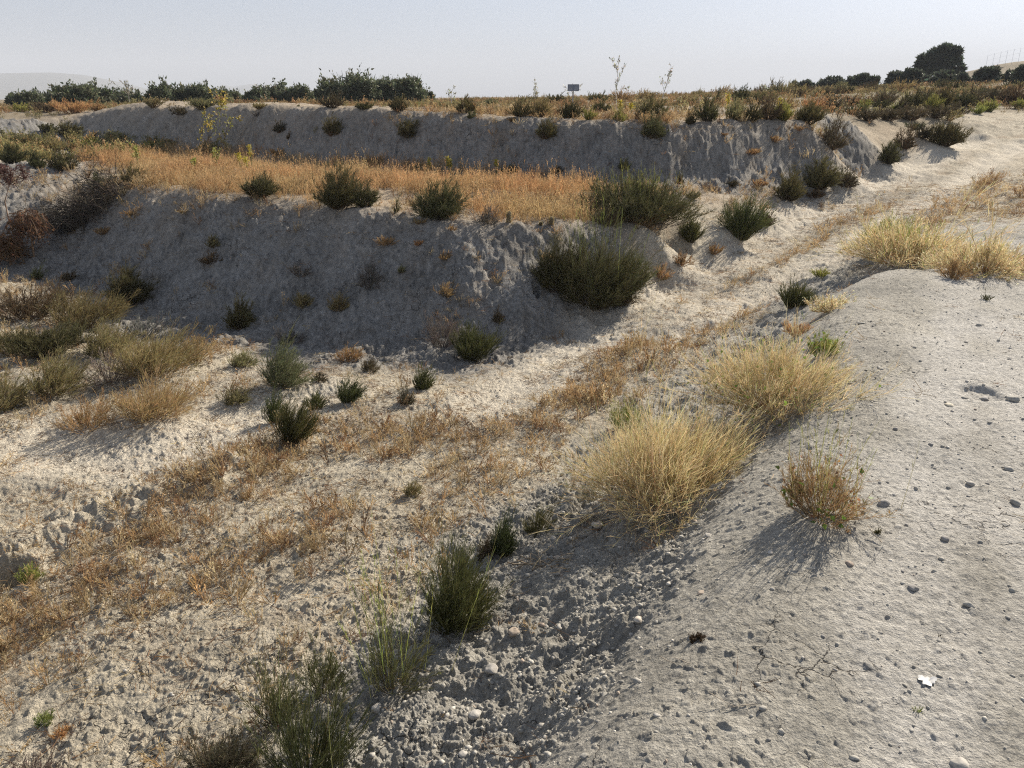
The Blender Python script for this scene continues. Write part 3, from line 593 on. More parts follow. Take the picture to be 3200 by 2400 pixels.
for u, v, w_, t, k, lb in ((1520,408,34,388,'grey','grey clump at the far bank foot behind the bright green broom'),(1540,412,40,390,'grey','second grey clump nearest the bright green broom at the far bank foot'),(1495,432,40,408,'feather','pale green clump between wide shrub and bright broom'),(1580,402,44,384,'brown','brown clump at the foot of the far bank on its right half'),(1640,402,60,384,'straw','straw coloured clump left of the dark trio'),(1255,395,60,380,'straw','low straw clump on the far edge of the grass field'),(1130,392,50,374,'straw','dry clump right of the ball shaped shrub')):
    S(u, v, w_, t, k, lb, group=G_FIELD)
# on the middle bank
for u, v, w_, t, k, lb in ((518,700,68,618,'broom','dark twiggy shrub at the foot of the middle bank'),(655,662,58,625,'feather','lower grey green tuft on the shaded middle bank'),(730,665,46,620,'feather','upright grey green tuft on the shaded middle bank'),(962,640,62,602,'straw','straw tuft lit on the lower right of the middle bank'),(800,620,75,540,'grey','grey dead twigs halfway up the middle bank'),
    (868,585,30,565,'feather','small green tuft high on the middle bank'),(960,560,36,535,'straw','small straw tuft under the brow of the middle bank'),(905,535,46,515,'straw','pale dry tuft just below the brow'),(835,525,60,506,'straw','dry fringe high on the bank under the middle fan shrub'),(460,530,40,500,'feather','green grey sprig on the left part of the middle bank'),(395,470,55,452,'straw','lit straw patch near the left brow of the bank'),(285,470,60,450,'straw','straw tuft right of the brush pile'),(222,505,46,486,'straw','straw tuft below the brush pile'),
    (975,495,30,480,'straw','orange dry clump on the brow beside the stakes'),(905,478,40,466,'straw','orange dry fringe on the brow under the middle fan shrub'),(650,600,70,560,'grey','flattened grey twigs in the middle of the bank'),(1180,560,40,535,'straw','straw sprig left of the biggest broom'),(455,560,60,535,'brown','dark dry clump low on the left of the middle bank')):
    S(u, v, w_, t, k, lb, group=G_BANK)
S(1020,772,150,700,'tuft','spiky green tuft where the middle bank meets the floor',group=G_BANK,dens=1.3)
S(955,745,120,655,'grey','grey dead twigs behind the spiky green tuft',group=G_BANK)
S(1075,690,40,660,'brown','small brown sprig on the bank behind the spiky tuft',group=G_BANK)
# basin
B = ((275,656,104,566,'broom','round dark shrub standing out at the back of the basin',1.5),(80,604,32,562,'thin','small dark sprig at the far left of the basin',1),(150,606,36,578,'brown','low dark sprig at the shadow edge in the basin',1),
    (612,838,122,715,'feather','tall brown green feathery shrub in the centre of the basin',1.4),(625,740,90,690,'grey','grey twiggy top behind the tall feathery shrub',1),(522,790,84,752,'feather','low feathery clump left of the tall feathery shrub',1),(505,872,72,826,'feather','grey green clump below the tall feathery shrub',1),(590,902,60,826,'tuft','slim green tuft leaning right in the basin',1),(632,955,100,848,'tuft','green tuft throwing the long shadow on the pale floor',1.5),(680,880,62,838,'tuft','pale tip of green behind the tuft with the long shadow',.8),
    (752,870,62,805,'tuft','dark grey green tuft right of the slim leaning one',1.2),(876,872,46,815,'brown','brown green tuft at the track edge, lower of the pair',1),(912,842,52,778,'tuft','dark green tuft at the track edge, upper of the pair',1),(750,775,70,735,'straw','dry straw clump at the bank shadow edge',1),(800,800,62,765,'brown','brown dead clump right of the straw clump',1),(690,830,50,800,'brown','low brown clump on the right of the feathery shrub',.8),
    (180,705,160,632,'feather','feathery shrub at the back of the green thicket',1.2),(60,690,150,620,'brown','brownish feathery shrub at the left back of the thicket',1.2),(105,772,150,700,'broom','darkest green shrub in the middle of the thicket',1.3),(235,770,110,690,'feather','feathery shrub in the centre of the thicket',1.1),(340,815,190,715,'feather','widest feathery shrub at the right end of the thicket',1.4),(425,780,60,712,'straw','upright feathery tip at the far right of the thicket',.9),(120,855,115,752,'feather','pale green feathery shrub at the front of the thicket',1.2),(15,885,70,785,'feather','feathery shrub cut by the left edge of the photo',1),(240,830,120,760,'grey','grey green shrub low in the front of the thicket',1),(30,765,80,705,'feather','soft green shrub at the left side of the thicket',1),(310,730,90,680,'grey','grey shrub at the upper right of the thicket',1))
for u, v, w_, t, k, lb, dn in B: S(u, v, w_ * (1.3 if u < 450 and v > 670 else 1), t - (6 if u < 450 and v > 670 else 0), k, lb, group=G_LEFT, dens=dn, **({'lean': 1.8} if k in ('feather', 'tuft') else {}))
S(330,905,290,820,'straw','orange brown dry clump in front of the thicket',group=G_LEFT,dens=2.2)
S(1905,545,150,458,'lime','yellow green growth at the back left of the far golden shrub',dens=1.4)
S(190,925,210,862,'straw','flatter orange dry clump at the lower left of the thicket',group=G_LEFT)
S(95,1560,40,1515,'lime','small yellow green weed on the pale floor at lower left',group=G_NEAR)
S(130,1585,40,1540,'straw','small dry weed right of the yellow green one at lower left',group=G_NEAR)
S(70,1255,80,1215,'lime','low greenish mat above the dark hollow at the left edge',group=G_NEAR)
# brow of the far bank, on its face, and the upper ground
for u, v, w_, t, k, lb in ((1003,None,46,206,'broom','broom on the brow at the middle of the far bank'),(1124,None,38,209,'broom','broom on the brow left of the sign'),(1165,None,50,205,'feather','brown green bush on the brow below left of the sign'),(1232,None,50,213,'broom','dark broom on the brow right under the sign'),(1273,None,34,232,'lime','yellow grass clump on the brow right of the sign'),(1340,None,30,214,'lime','yellow green bush on the brow with tall flower spikes'),(1405,None,66,214,'broom','dark broom on the brow where the far bank starts to curve'),(1495,None,26,227,'broom','slim dark shrub on the brow in front of orange grass'),(1531,None,48,204,'broom','green topped dark broom on the brow'),(1589,None,46,211,'feather','yellowish bush on the brow beside the green topped broom'),(1626,None,36,220,'broom','dim green shrub between the yellowish bush and the dark one'),(1665,None,54,208,'brown','brown domed bush on the brow'),(1752,None,66,220,'broom','long dark bush on the brow over the bank end'),(1812,None,58,216,'brown','dark brown bush at the end of the brow row'),(716,None,46,196,'brown','brown airy shrub on the brow below the tallest olive'),(784,None,54,222,'broom','low black green bush on the brow below the olives'),(860,None,36,202,'broom','greenish broom on the brow at the end of the olive row'),(643,None,14,230,'thin','tiny upright sprig on the brow of the far bank'),(560,None,60,224,'feather','brown tuft row on the brow below the olives'),(440,None,80,215,'feather','dim green bush on the brow behind the sapling'),(330,None,40,212,'feather','dim brown bush on the left brow')):
    S(u, v, w_, t, k, lb, d=brow(u, .25 + .5 * rng.random()), group=G_BROW)
S(1697,None,50,223,'lime','smooth olive green dome on the brow near the bank end',d=brow(1697, .3),group=G_BROW,dens=2.2,lean=0)
for u, v, w_, t, k, lb in ((718,292,60,243,'broom','dark shrub hanging on the far bank below the airy one'),(882,296,62,246,'broom','dark shrub hanging on the far bank under the end of the olive row'),(604,286,34,252,'brown','faint brown shrub on the far bank, left part'),(624,300,14,276,'brown','thin sprig on the far bank beside the faint brown shrub'),(1178,298,50,248,'broom','dark shrub hanging down the far bank left of the sign'),(1410,298,66,240,'broom','dark shrub hanging down the curve of the far bank'),(1018,252,22,226,'broom','lower lobe of broom tucked under the brow'),(390,250,50,224,'brown','dark shrub on the far bank behind the sapling top'),(555,250,30,236,'grey','grey sprig on the left half of the far bank'),(1105,262,26,250,'straw','pale tuft on the upper face of the far bank'),(1565,298,26,285,'straw','straw tuft on the face of the far bank, right half'),(1672,300,40,288,'straw','yellow tuft in the middle of the bank end'),(1722,280,40,268,'straw','yellow tuft near the top of the bank end'),(1625,330,60,318,'straw','flat dry streak low on the bank end')):
    S(u, v, w_, t, k, lb, group=G_BANK)
for u, d_, w_, t, k, lb in ((1297,21,34,216,'broom','dark bush behind the brow right of the sign'),(1200,34,40,203,'broom','dark low bush on the horizon left of the sign'),(1140,36,40,208,'feather','low bush on the horizon far left of the sign'),(1290,42,50,203,'broom','dark low bush on the horizon right of the sign'),(1345,40,60,196,'straw','dry grass hump on the horizon right of the sign'),(1548,30,16,185,'broom','narrow dark shrub on the horizon, left of the pair'),(1599,30,38,180,'broom','spiky dark shrub on the horizon, right of the pair'),(1395,38,60,194,'straw','tan grass hump on the horizon by the tall dry stalks'),(1650,30,60,195,'feather','tan and green hump on the horizon'),(1480,26,60,212,'feather','green grey bush on the second terrace'),
    (1870,27,26,206,'lime','bright green weed on the right terrace'),(1937,27,22,214,'lime','second bright green weed on the right terrace, closer to the track'),(2142,32,44,217,'lime','bright lime bush at the top edge of the track'),(2120,30,40,228,'lime','low lime weed beside the lime bush by the track'),(1975,30,40,196,'broom','dark bush on the right terrace under the round olives'),(1955,27,44,216,'brown','brown bush on the terrace face right'),(2015,30,40,205,'lime','yellow green bush among dark ones on the right terrace'),(2040,31,46,187,'broom','dark leafy bush on the terrace below the pine'),(2075,33,50,200,'broom','dark green bush right of the leafy one on the terrace'),(2095,34,40,190,'brown','brown bush under the long olive'),(1795,26,50,208,'brown','dry bush at the back of the brow row'),(1840,30,44,205,'brown','low dark bush on the bare terrace'),(1905,30,50,200,'brown','faint brown bush on the bare terrace'),(1880,23,60,238,'brown','dark heathy clump at the bank end'),(1925,24,60,236,'brown','dark heathy clump right of the first at the bank end'),(1975,25,60,233,'brown','rusty heathy clump near the upper track'),(2025,26,60,228,'brown','heathy clump next to the shrub leaning over the track'),(2070,28,50,222,'brown','heathy clump at the top left of the track'),(2190,36,60,186,'brown','brown bush at the right edge below the hill'),(2205,34,40,214,'lime','green bush at the right edge above the track'),(2150,38,60,188,'brown','dry brown bush under the long olive, right part'),
    (1700,24,50,203,'straw','pinkish dry clump above the brow row'),(1760,25,44,200,'straw','pale plume grass on the skyline near the round olives'),(1850,25,50,230,'broom','dark clump above the bank end'),(2000,33,30,192,'broom','small dark bush at the foot of the pine'),(960,26,60,222,'feather','pale green bush behind the brow, left of centre'),(900,24,30,220,'lime','yellow green tuft at the end of the olive row'),(150,36,80,218,'straw','orange dry clump left of the far bank'),(90,38,60,222,'brown','brown dry clump at the far left'),(40,40,60,226,'lime','green clump at the far left edge'),(205,35,40,222,'straw','tall dry stems where the far bank begins'),(1060,34,50,214,'feather','faint pale bush on the centre horizon')):
    S(u, None, w_, t, k, lb, d=d_, group=G_UP)

# scrub on the right hand terraces
for i in range(64):
    u = 1500 + 700 * rng.random() ** .8; d_ = 21 + 36 * rng.random()
    if u > 2060 and d_ < 30 + (u - 2060) * .06: d_ += 14
    p = spot(u, 215, d_); w_ = (22 + 30 * rng.random()); kd = ('brown', 'broom', 'brown', 'feather')[i % 4]
    shrub(kd, p - np.array((0, 0, .02)), w_ / F * d_ * 1.3, (.35 + .4 * rng.random()) * (w_ / F * d_), 20, d_, 'low dark scrub bush among the many on the right hand terraces', 'scrub on the right terraces', dens=.8)
# ------------------------------------------------------------------ uncountable growth: dry weeds, the orange field, litter, gravel
def to_sheet(x, y, z):
    dx, dy, dz = x, y, z - EYE; f = dy * CP - dz * SP; c = dy * SP + dz * CP
    return 1106 + F * dx / f, 829.5 - F * c / f
def inside(u, v, poly_):
    r = np.zeros(u.shape, bool); n = len(poly_)
    for i in range(n):
        (x0, y0), (x1, y1) = poly_[i], poly_[i - 1]
        c = ((y0 > v) != (y1 > v)) & (u < (x1 - x0) * (v - y0) / (y1 - y0 + 1e-9) + x0); r ^= c
    return r
def template(make):
    b = Bits(); make(b); return np.concatenate(b.v), np.concatenate(b.q), np.concatenate(b.c)
def scatter(name, temps, x, y, scale, mt, tintc, lean=.15, sink=.01):
    """many small plants of several forms in one mesh"""
    z, _ = relief(x, y); V, Qd, Cc = [], [], []; off = 0
    which = rng.integers(0, len(temps), len(x))
    for t, (tv, tq, tc) in enumerate(temps):
        k = np.where(which == t)[0]
        if not len(k): continue
        a = rng.random(len(k)) * 6.283; ca, sa = np.cos(a)[:, None], np.sin(a)[:, None]; s = scale[k][:, None]
        tilt = rng.normal(size=(len(k), 2)) * lean
        lz = tv[None, :, 2] * s * (.8 + .4 * rng.random((len(k), 1)))
        vx = x[k][:, None] + (tv[None, :, 0] * ca - tv[None, :, 1] * sa) * s + tilt[:, :1] * lz
        vy = y[k][:, None] + (tv[None, :, 0] * sa + tv[None, :, 1] * ca) * s + tilt[:, 1:] * lz
        V.append(np.stack((vx, vy, z[k][:, None] - sink + lz), -1).reshape(-1, 3))
        Qd.append((tq[None] + (np.arange(len(k)) * len(tv))[:, None, None] + off).reshape(-1, 4)); off += len(k) * len(tv)
        Cc.append((tc[None] * tintc[k][:, None, :]).reshape(-1, 3))
    me = new_mesh(name, np.concatenate(V), quads=np.concatenate(Qd)); set_color(me, 'tint', np.clip(np.concatenate(Cc), .01, .9)); me.materials.append(mt)
    o = bpy.data.objects.new(name, me); COL.objects.link(o); o['kind'] = 'stuff'; return o
def weed_form(n, theta, wid, k2, k3=0, heads=0):
    def f(b):
        p, d, L = fan(n, R(theta), 1.3, 1.0, foot=.06, jit=.35)
        c = b.ribbons(p, d, L * .8, .12 * rng.normal(size=(n, 3)), wid * 1.3, 3, tint(n, (.85, .8, .75), .2), tint(n, (1, 1, 1), .2))
        p2, d2, L2 = offshoots(c, L * .8, k2, .25, 1, .6, .2, .45); m = len(p2)
        b.ribbons(p2, d2, L2, .1 * rng.normal(size=(m, 3)), wid, 2, tint(m, (.95, .95, .9), .2), tint(m, (1.1, 1.1, 1.1), .2))
        if heads: e = rng.integers(0, m, heads); b.leaves(p2[e] + d2[e] * L2[e][:, None], wid * 3, tint(heads, (1.15, 1.15, 1.1), .2), 1.5)
    return f
def litter_form(b):
    n = 9; p = rng.normal(size=(n, 3)) * (.35, .35, .02) + (0, 0, .05); d = unit(rng.normal(size=(n, 3)) * (1, 1, .15))
    b.ribbons(p, d, .35 + .6 * rng.random(n), .15 * rng.normal(size=(n, 3)) * (1, 1, .4), .03, 3, tint(n, (1, .9, .8), .3), tint(n, (1, .95, .85), .3), .6)
def area(n, dmin, dmax, amin, amax):
    r = np.sqrt(dmin ** 2 + (dmax ** 2 - dmin ** 2) * rng.random(n)); a = R(amin) + R(amax - amin) * rng.random(n); return r * np.sin(a), r * np.cos(a)
def colours(n, cols, wts, v=.22):
    c = np.array(cols)[rng.choice(len(cols), n, p=np.array(wts) / sum(wts))]; return c * (1 + v * rng.normal(size=(n, 1))).clip(.4, 1.7)
ORANGE, TAN, RUST, PALE = (.46, .305, .155), (.47, .345, .185), (.26, .155, .085), (.57, .46, .28)
# dry weeds on the valley floor and the track verges
x, y = area(420000, 1.6, 19, -46, 42); w = soil(x, y); u, v = to_sheet(x, y, land(x, y))
rut = np.minimum.reduce([dist_poly(x, y, pl) / k for pl, k in zip(RUTS, (.58, .35, .55))])
ta = x * .56 + y * .83; tb = x * .83 - y * .56        # drifts drawn out along the track
dn = np.clip(.36 + 1.7 * fbm(ta * .45, tb * 1.25, 4, 401), .02, 1) * smooth(.55, 1.4, rut)
dn = dn * (.3 + .7 * smooth(.4, -.3, fbm(x * 2.8, y * 2.8, 3, 402)))
band = np.exp(-((dist_poly(x, y, poly((60,1500),(420,1230),(780,1010),(1100,880),(1330,770),(1500,690))) / 1.05) ** 2))   # thickest along the middle of the track
dens = w[:, 2] * dn * (.17 + 1.1 * band) + .10 * w[:, 1] * smooth(.3, .6, fbm(x * 1.5, y * 1.5, 2, 404)) + .20 * w[:, 3] * smooth(.25, .6, fbm(x * 1.2, y * 1.2, 3, 403)) + w[:, 4] * .35 * dn
k = (rng.random(len(x)) < dens * .85) & (np.hypot(x, y) > 1.5); x, y = x[k], y[k]
WEEDS = [template(weed_form(7, 55, .022, 5, heads=14)) for _ in range(5)] + [template(weed_form(4, 30, .02, 7, heads=20)) for _ in range(3)] + [template(weed_form(14, 80, .02, 3)) for _ in range(3)]
sc_ = (.05 + .19 * rng.random(len(x)) ** 2.6 * (1 + .6 * fbm(x * .6, y * .6, 2, 405))) * np.clip(.75 + np.hypot(x, y) * .03, .8, 1.3)
scatter('dry_weeds', WEEDS, x, y, sc_, M_DRY, colours(len(x), (ORANGE, TAN, RUST, PALE), (4, 4, 2, 2.5)))
print('weeds', len(x))
# straw litter on the floor and the slope
x, y = area(90000, 1.5, 18, -46, 42); w = soil(x, y)
k = rng.random(len(x)) < (w[:, 2] * .6 + w[:, 1] * .05 + w[:, 3] * .12 + w[:, 0] * .012) * np.clip(.5 + fbm(x, y, 3, 411), .1, 1); x, y = x[k], y[k]
scatter('straw_litter', [template(litter_form) for _ in range(8)], x, y, .05 + .07 * rng.random(len(x)), M_DRY, colours(len(x), (TAN, RUST, (.16, .10, .06), PALE), (2, 2, 3, 1)), lean=.05, sink=-.002)
# the orange field behind the middle bank
FIELD = ((170,338),(300,318),(520,328),(650,345),(900,358),(1250,390),(1290,398),(1270,478),(1180,480),(1060,474),(1010,470),(960,446),(830,408),(700,420),(600,428),(520,422),(420,414),(330,402),(250,372))
def grass_form(n, wid):
    def f(b):
        p, d, L = fan(n, R(28), .9, 1.0, foot=.3, jit=.35)
        c = b.ribbons(p, d, L * .85, .14 * rng.normal(size=(n, 3)), wid, 3, tint(n, (.8, .75, .7), .2), tint(n, (1.05, 1.05, 1.05), .2))
        p2, d2, L2 = offshoots(c, L * .85, 4, .5, 1, .5, .25, .25); m = len(p2)
        b.ribbons(p2, d2, L2, .1 * rng.normal(size=(m, 3)), wid * .9, 1, tint(m, (1, 1, 1), .2), tint(m, (1.15, 1.15, 1.1), .2))
        b.leaves(p2 + d2 * L2[:, None], wid * 2.2, tint(m, (1.15, 1.12, 1.05), .2), 1.7)
    return f
GRASS = [template(grass_form(9, .016)) for _ in range(8)]
x, y = area(46000, 9.0, 26, -36, 14); u, v = to_sheet(x, y, land(x, y)); w = soil(x, y)
dn = np.clip(.7 + 1.6 * fbm(x * .7, y * .7, 4, 421), .04, 1)
k = inside(u + 14 * rng.normal(size=len(u)), v + 5 * rng.normal(size=len(v)), FIELD) & (rng.random(len(x)) < dn * 1.0); x, y = x[k], y[k]; u, v = u[k], v[k]
hue = np.clip(.5 + 1.2 * fbm(x * .5, y * .5, 3, 423) - smooth(500, 250, u) * .35, 0, 1)[:, None]
cc = (np.array((.585, .33, .16)) * hue + np.array((.54, .40, .21)) * (1 - hue)) * (1 + .2 * rng.normal(size=(len(x), 1))).clip(.5, 1.6)
scatter('field_grass', GRASS, x, y, .16 + .24 * rng.random(len(x)) ** 1.3, M_DRY, cc)
print('field', len(x))
# grass of the upper ground and the verge up to the right
x, y = area(90000, 15, 75, -37, 36); u, v = to_sheet(x, y, land(x, y)); w = soil(x, y)
track = dist_poly(x, y, RUTS[0]); track = np.minimum(track, dist_poly(x, y, RUTS[1])); pt = poly((2060,405),(2140,300),(2185,250)); track = np.minimum(track, dist_poly(x, y, pt) * .7)
dn = np.clip(.45 + 1.5 * fbm(x * .3, y * .3, 4, 431), 0, 1) * smooth(.5, 1.6, track)
k = rng.random(len(x)) < dn * (w[:, 5] + .25 * w[:, 4] * (~inside(u, v, FIELD))) * .36; x, y = x[k], y[k]
hue = np.clip(.5 + 1.8 * fbm(x * .22, y * .22, 3, 433), 0, 1)[:, None]
cc = (np.array((.34, .21, .11)) * hue + np.array((.27, .245, .12)) * (1 - hue)) * (1 + .25 * rng.normal(size=(len(x), 1))).clip(.4, 1.7)
FAR = [template(grass_form(8, .045)) for _ in range(6)]
scatter('upland_grass', FAR, x, y, .16 + .26 * rng.random(len(x)) ** 2, M_DRY, cc)
print('upland', len(x))
# yellow green herbs on the left of the field
x, y = area(9000, 16, 30, -36, -14); u, v = to_sheet(x, y, land(x, y))
k = inside(u, v, ((0,300),(190,296),(380,306),(520,326),(420,345),(200,345),(0,345))) & (fbm(x * .5, y * .5, 3, 441) > -.1); x, y = x[k], y[k]
scatter('green_herbs', FAR, x, y, .22 + .22 * rng.random(len(x)), M_DRY, colours(len(x), ((.26, .24, .10), (.36, .31, .14), (.20, .19, .09), (.42, .28, .13)), (2, 2, 1, 2)))
# gravel
def pebble(sub=1, rough=.25):
    ico = {}
    import bmesh
    bm = bmesh.new(); bmesh.ops.create_icosphere(bm, subdivisions=sub, radius=1); v = np.array([q.co[:] for q in bm.verts]); f = np.array([[q.index for q in g.verts] for g in bm.faces]); bm.free()
    ax = np.array((1, .6 + .35 * rng.random(), .4 + .3 * rng.random())); o = rng.random(3) * 40
    n = fbm(v[:, 0] * 1.1 + o[0] + v[:, 2] * .7, v[:, 1] * 1.1 + o[1] - v[:, 2] * .6, 3, 7)
    cut = np.ones(len(v))
    for _ in range(5):                                              # flat broken faces
        d = unit(rng.normal(size=3)); h = .62 + .25 * rng.random(); dd = v @ d; cut = np.where(dd * cut > h, h / np.maximum(dd, 1e-3), cut)
    return v * cut[:, None] * (1 + rough * n)[:, None] * ax, f
def stone_mat():
    m, N, L = mat('limestone'); out = N.new('ShaderNodeOutputMaterial'); b = N.new('ShaderNodeBsdfPrincipled'); b.inputs['Roughness'].default_value = .85; b.inputs['Specular IOR Level'].default_value = .25
    at = N.new('ShaderNodeAttribute'); at.attribute_name = 'tint'; geo = N.new('ShaderNodeNewGeometry')
    n = N.new('ShaderNodeTexNoise'); n.inputs['Scale'].default_value = 45; n.inputs['Detail'].default_value = 6; L.new(geo.outputs['Position'], n.inputs['Vector'])
    r = N.new('ShaderNodeMapRange'); r.inputs['From Min'].default_value = .3; r.inputs['From Max'].default_value = .7; r.inputs['To Min'].default_value = .7; r.inputs['To Max'].default_value = 1.25; L.new(n.outputs['Fac'], r.inputs['Value'])
    mu = N.new('ShaderNodeVectorMath'); mu.operation = 'SCALE'; L.new(at.outputs['Color'], mu.inputs[0]); L.new(r.outputs[0], mu.inputs['Scale'])
    bp = N.new('ShaderNodeBump'); bp.inputs['Strength'].default_value = .6; bp.inputs['Distance'].default_value = .006; L.new(n.outputs['Fac'], bp.inputs['Height'])
    L.new(mu.outputs[0], b.inputs['Base Color']); L.new(bp.outputs[0], b.inputs['Normal']); L.new(b.outputs[0], out.inputs[0]); return m
M_STONE = stone_mat()
def tri_scatter(name, x, y, size, cols, forms):
    z, _ = relief(x, y); V, T, C = [], [], []; off = 0; wh = rng.integers(0, len(forms), len(x))
    for t, (fv, ff) in enumerate(forms):
        k = np.where(wh == t)[0]; a = rng.random(len(k)) * 6.283; ca, sa = np.cos(a)[:, None], np.sin(a)[:, None]; s = size[k][:, None]
        vx = x[k][:, None] + (fv[None, :, 0] * ca - fv[None, :, 1] * sa) * s; vy = y[k][:, None] + (fv[None, :, 0] * sa + fv[None, :, 1] * ca) * s
        V.append(np.stack((vx, vy, z[k][:, None] + (fv[None, :, 2] + .12) * s), -1).reshape(-1, 3)); T.append((ff[None] + (np.arange(len(k)) * len(fv))[:, None, None] + off).reshape(-1, 3)); off += len(k) * len(fv)
        C.append(np.repeat(cols[k], len(fv), 0))
    me = new_mesh(name, np.concatenate(V), faces=np.concatenate(T)); set_color(me, 'tint', np.concatenate(C)); me.materials.append(M_STONE)
    o = bpy.data.objects.new(name, me); COL.objects.link(o); o['kind'] = 'stuff'; return o
x, y = area(70000, 1.4, 12, -44, 44); w = soil(x, y)
k = rng.random(len(x)) < (w[:, 0] * .34 * np.clip(.5 + 1.2 * fbm(x * 1.2, y * 1.2, 3, 451), .12, 1.2) + w[:, 1] * .4 + w[:, 2] * .06 + w[:, 3] * .14); x, y = x[k], y[k]
sz = .003 + .009 * rng.random(len(x)) ** 4 * (1 + .7 * soil(x, y)[:, 1])
tri_scatter('gravel', x, y, sz, colours(len(x), ((.42, .40, .355), (.34, .32, .285), (.52, .49, .44), (.38, .31, .25)), (5, 3, 1.5, .6), .12), [pebble(1) for _ in range(8)])
x, y = area(60000, 1.4, 6.5, -44, 44); w = soil(x, y)
k = rng.random(len(x)) < w[:, 1] * np.clip(.45 + .9 * fbm(x * 2.5, y * 2.5, 3, 461), .08, 1) + .02 * w[:, 0]; x, y = x[k], y[k]
tri_scatter('loose_clods', x, y, .0045 + .011 * rng.random(len(x)) ** 4, colours(len(x), ((.34, .325, .288), (.29, .275, .245), (.37, .352, .312)), (4, 2, 1), .12), [pebble(1, .6) for _ in range(10)])

# ------------------------------------------------------------------ single stones
def stone(u, v, wpx, col, label, group=None, flat=.46, sunk=.33, sub=3, d=None):
    p = spot(u, v); s = math.hypot(math.hypot(p[0], p[1]), EYE - p[2]); r = wpx / F * s / 2 * .72
    fv, ff = pebble(sub, .22); a = rng.random() * 6.28; c_, s_ = math.cos(a) , math.sin(a)
    fv = np.stack((fv[:, 0] * c_ - fv[:, 1] * s_, fv[:, 0] * s_ + fv[:, 1] * c_, fv[:, 2] * flat / .55), 1) * r
    me = new_mesh('stone', fv, faces=ff); set_color(me, 'tint', np.broadcast_to(np.array(col), (len(fv), 3))); me.materials.append(M_STONE); shade_smooth(me)
    o = bpy.data.objects.new('stone', me); COL.objects.link(o); o.location = (p[0], p[1], p[2] + fv[:, 2].max() * (1 - sunk * 2)); return tag(o, label, 'stone', group)
WHT, GRY, BRN, DRK = (.40, .375, .335), (.34, .325, .29), (.36, .30, .24), (.30, .285, .265)
for a in ((1289,1140,40,WHT,'pale rounded stone high on the rubble slope under the golden shrub'),(1195,1165,24,GRY,'grey stone at the top of the rubble slope left of the pale one'),(1203,1207,26,BRN,'brown stone beside the dry broken sticks'),(1212,1248,18,BRN,'brown stone below the dry broken sticks'),(1043,1326,24,WHT,'white flat stone just below the dense green tuft'),(1004,1400,26,GRY,'pale long stone on the slope right of the wiry shrub'),(1108,1378,40,BRN,'brown embedded rock in the middle of the rubble slope'),(1380,1346,34,(.5,.45,.38),'tan angular rock casting a shadow on the upper rubble slope'),(1208,1372,26,WHT,'white stone in the middle of the rubble slope'),(1062,1462,44,(.40,.375,.335),'large pale clod embedded low in the rubble slope'),(1026,1545,40,(.42,.40,.36),'pale hollowed stone near the bottom of the slope'),(816,1537,36,(.5,.46,.4),'smooth rounded stone near the lower green shrub'),(774,1532,34,BRN,'brown stone left of the smooth rounded one'),(744,1472,24,WHT,'white stone at the slope foot beside the sparse green shrub'),(888,1462,28,(.46,.41,.35),'tan stone just right of the wiry shrub foot'),(1306,1502,26,GRY,'grey stone low in the rubble slope, right part'),(1418,1550,24,WHT,'small white stone on the shoulder at lower right'),(1376,1476,28,GRY,'grey stone above the small white one on the shoulder'),(1004,1652,34,WHT,'white stone at the bottom edge of the photo'),(1262,1645,28,GRY,'grey flat stone at the bottom edge, right part'),(928,1640,30,BRN,'brown stone at the bottom edge left of the white one'),
          (1515,1283,30,BRN,'brown rock on the shoulder just where the road begins'),(1664,1193,22,WHT,'white flat pebble left of the reddish straw plant'),(1835,1218,26,(.33,.27,.22),'brown block with a shadow on the near road'),(1974,1268,30,DRK,'dark lump of earth right of the brown block'),(1382,1240,0,WHT,''),(2043,1160,26,DRK,'dark grey stone on the road right of the reddish plant'),(1909,1087,38,DRK,'dark rounded clod beside the reddish straw plant'),(1530,1162,24,WHT,'white pebble above the shoulder near the largest golden shrub'),(1527,1349,0,WHT,''),(2050,874,24,(.52,.47,.37),'yellowish round stone standing out on the road'),(2124,607,22,DRK,'grey stone below the amber shrub'),(1755,752,14,DRK,'dark small stone on the shoulder behind the second golden shrub'),(2118,700,20,GRY,'grey low stone in the middle of the far road'),(2035,840,0,GRY,''),(2098,1040,26,WHT,'pale flat stone on the far right of the road'),(2180,1010,26,GRY,'grey stone at the right side of the road'),(2195,1080,30,GRY,'grey stone at the right edge of the road'),(2093,1305,30,GRY,'grey low clod at the lower right of the road'),(2072,1648,46,WHT,'white flat chip at the bottom right of the road'),(2040,878,0,GRY,''),(1840,1230,0,GRY,''),
          (2130,850,30,DRK,'broken lump beside the hollow in the road'),(2190,860,34,GRY,'broken slab right of the hollow in the road'),(2085,856,22,GRY,'lump at the left rim of the hollow in the road'),(1860,700,22,GRY,'grey stone on the shoulder near the gravel patch'),(1790,645,22,GRY,'flat stone at the shoulder near the round green tuft'),(1600,540,20,GRY,'grey flat rock beside the bright green broom'),(1900,800,26,GRY,'grey block near the second golden shrub'),(520,1018,34,(.36,.33,.28),'rounded grey stone at the tip of the long shadow'),(2010,960,18,DRK,'dark pebble in the middle of the road')):
    if a[2]: stone(*a)
for i, (u, v) in enumerate(zip(rng.uniform(1560, 2200, 46), rng.uniform(640, 1640, 46))):
    if u < 1920 - (v - 700) * .36: u = 1930 + (u % 260)
    stone(u, v, 6 + 9 * rng.random(), GRY if i % 3 else DRK, 'small loose pebble among the scattered pebbles of the road', 'pebbles scattered on the grey road', sub=2)
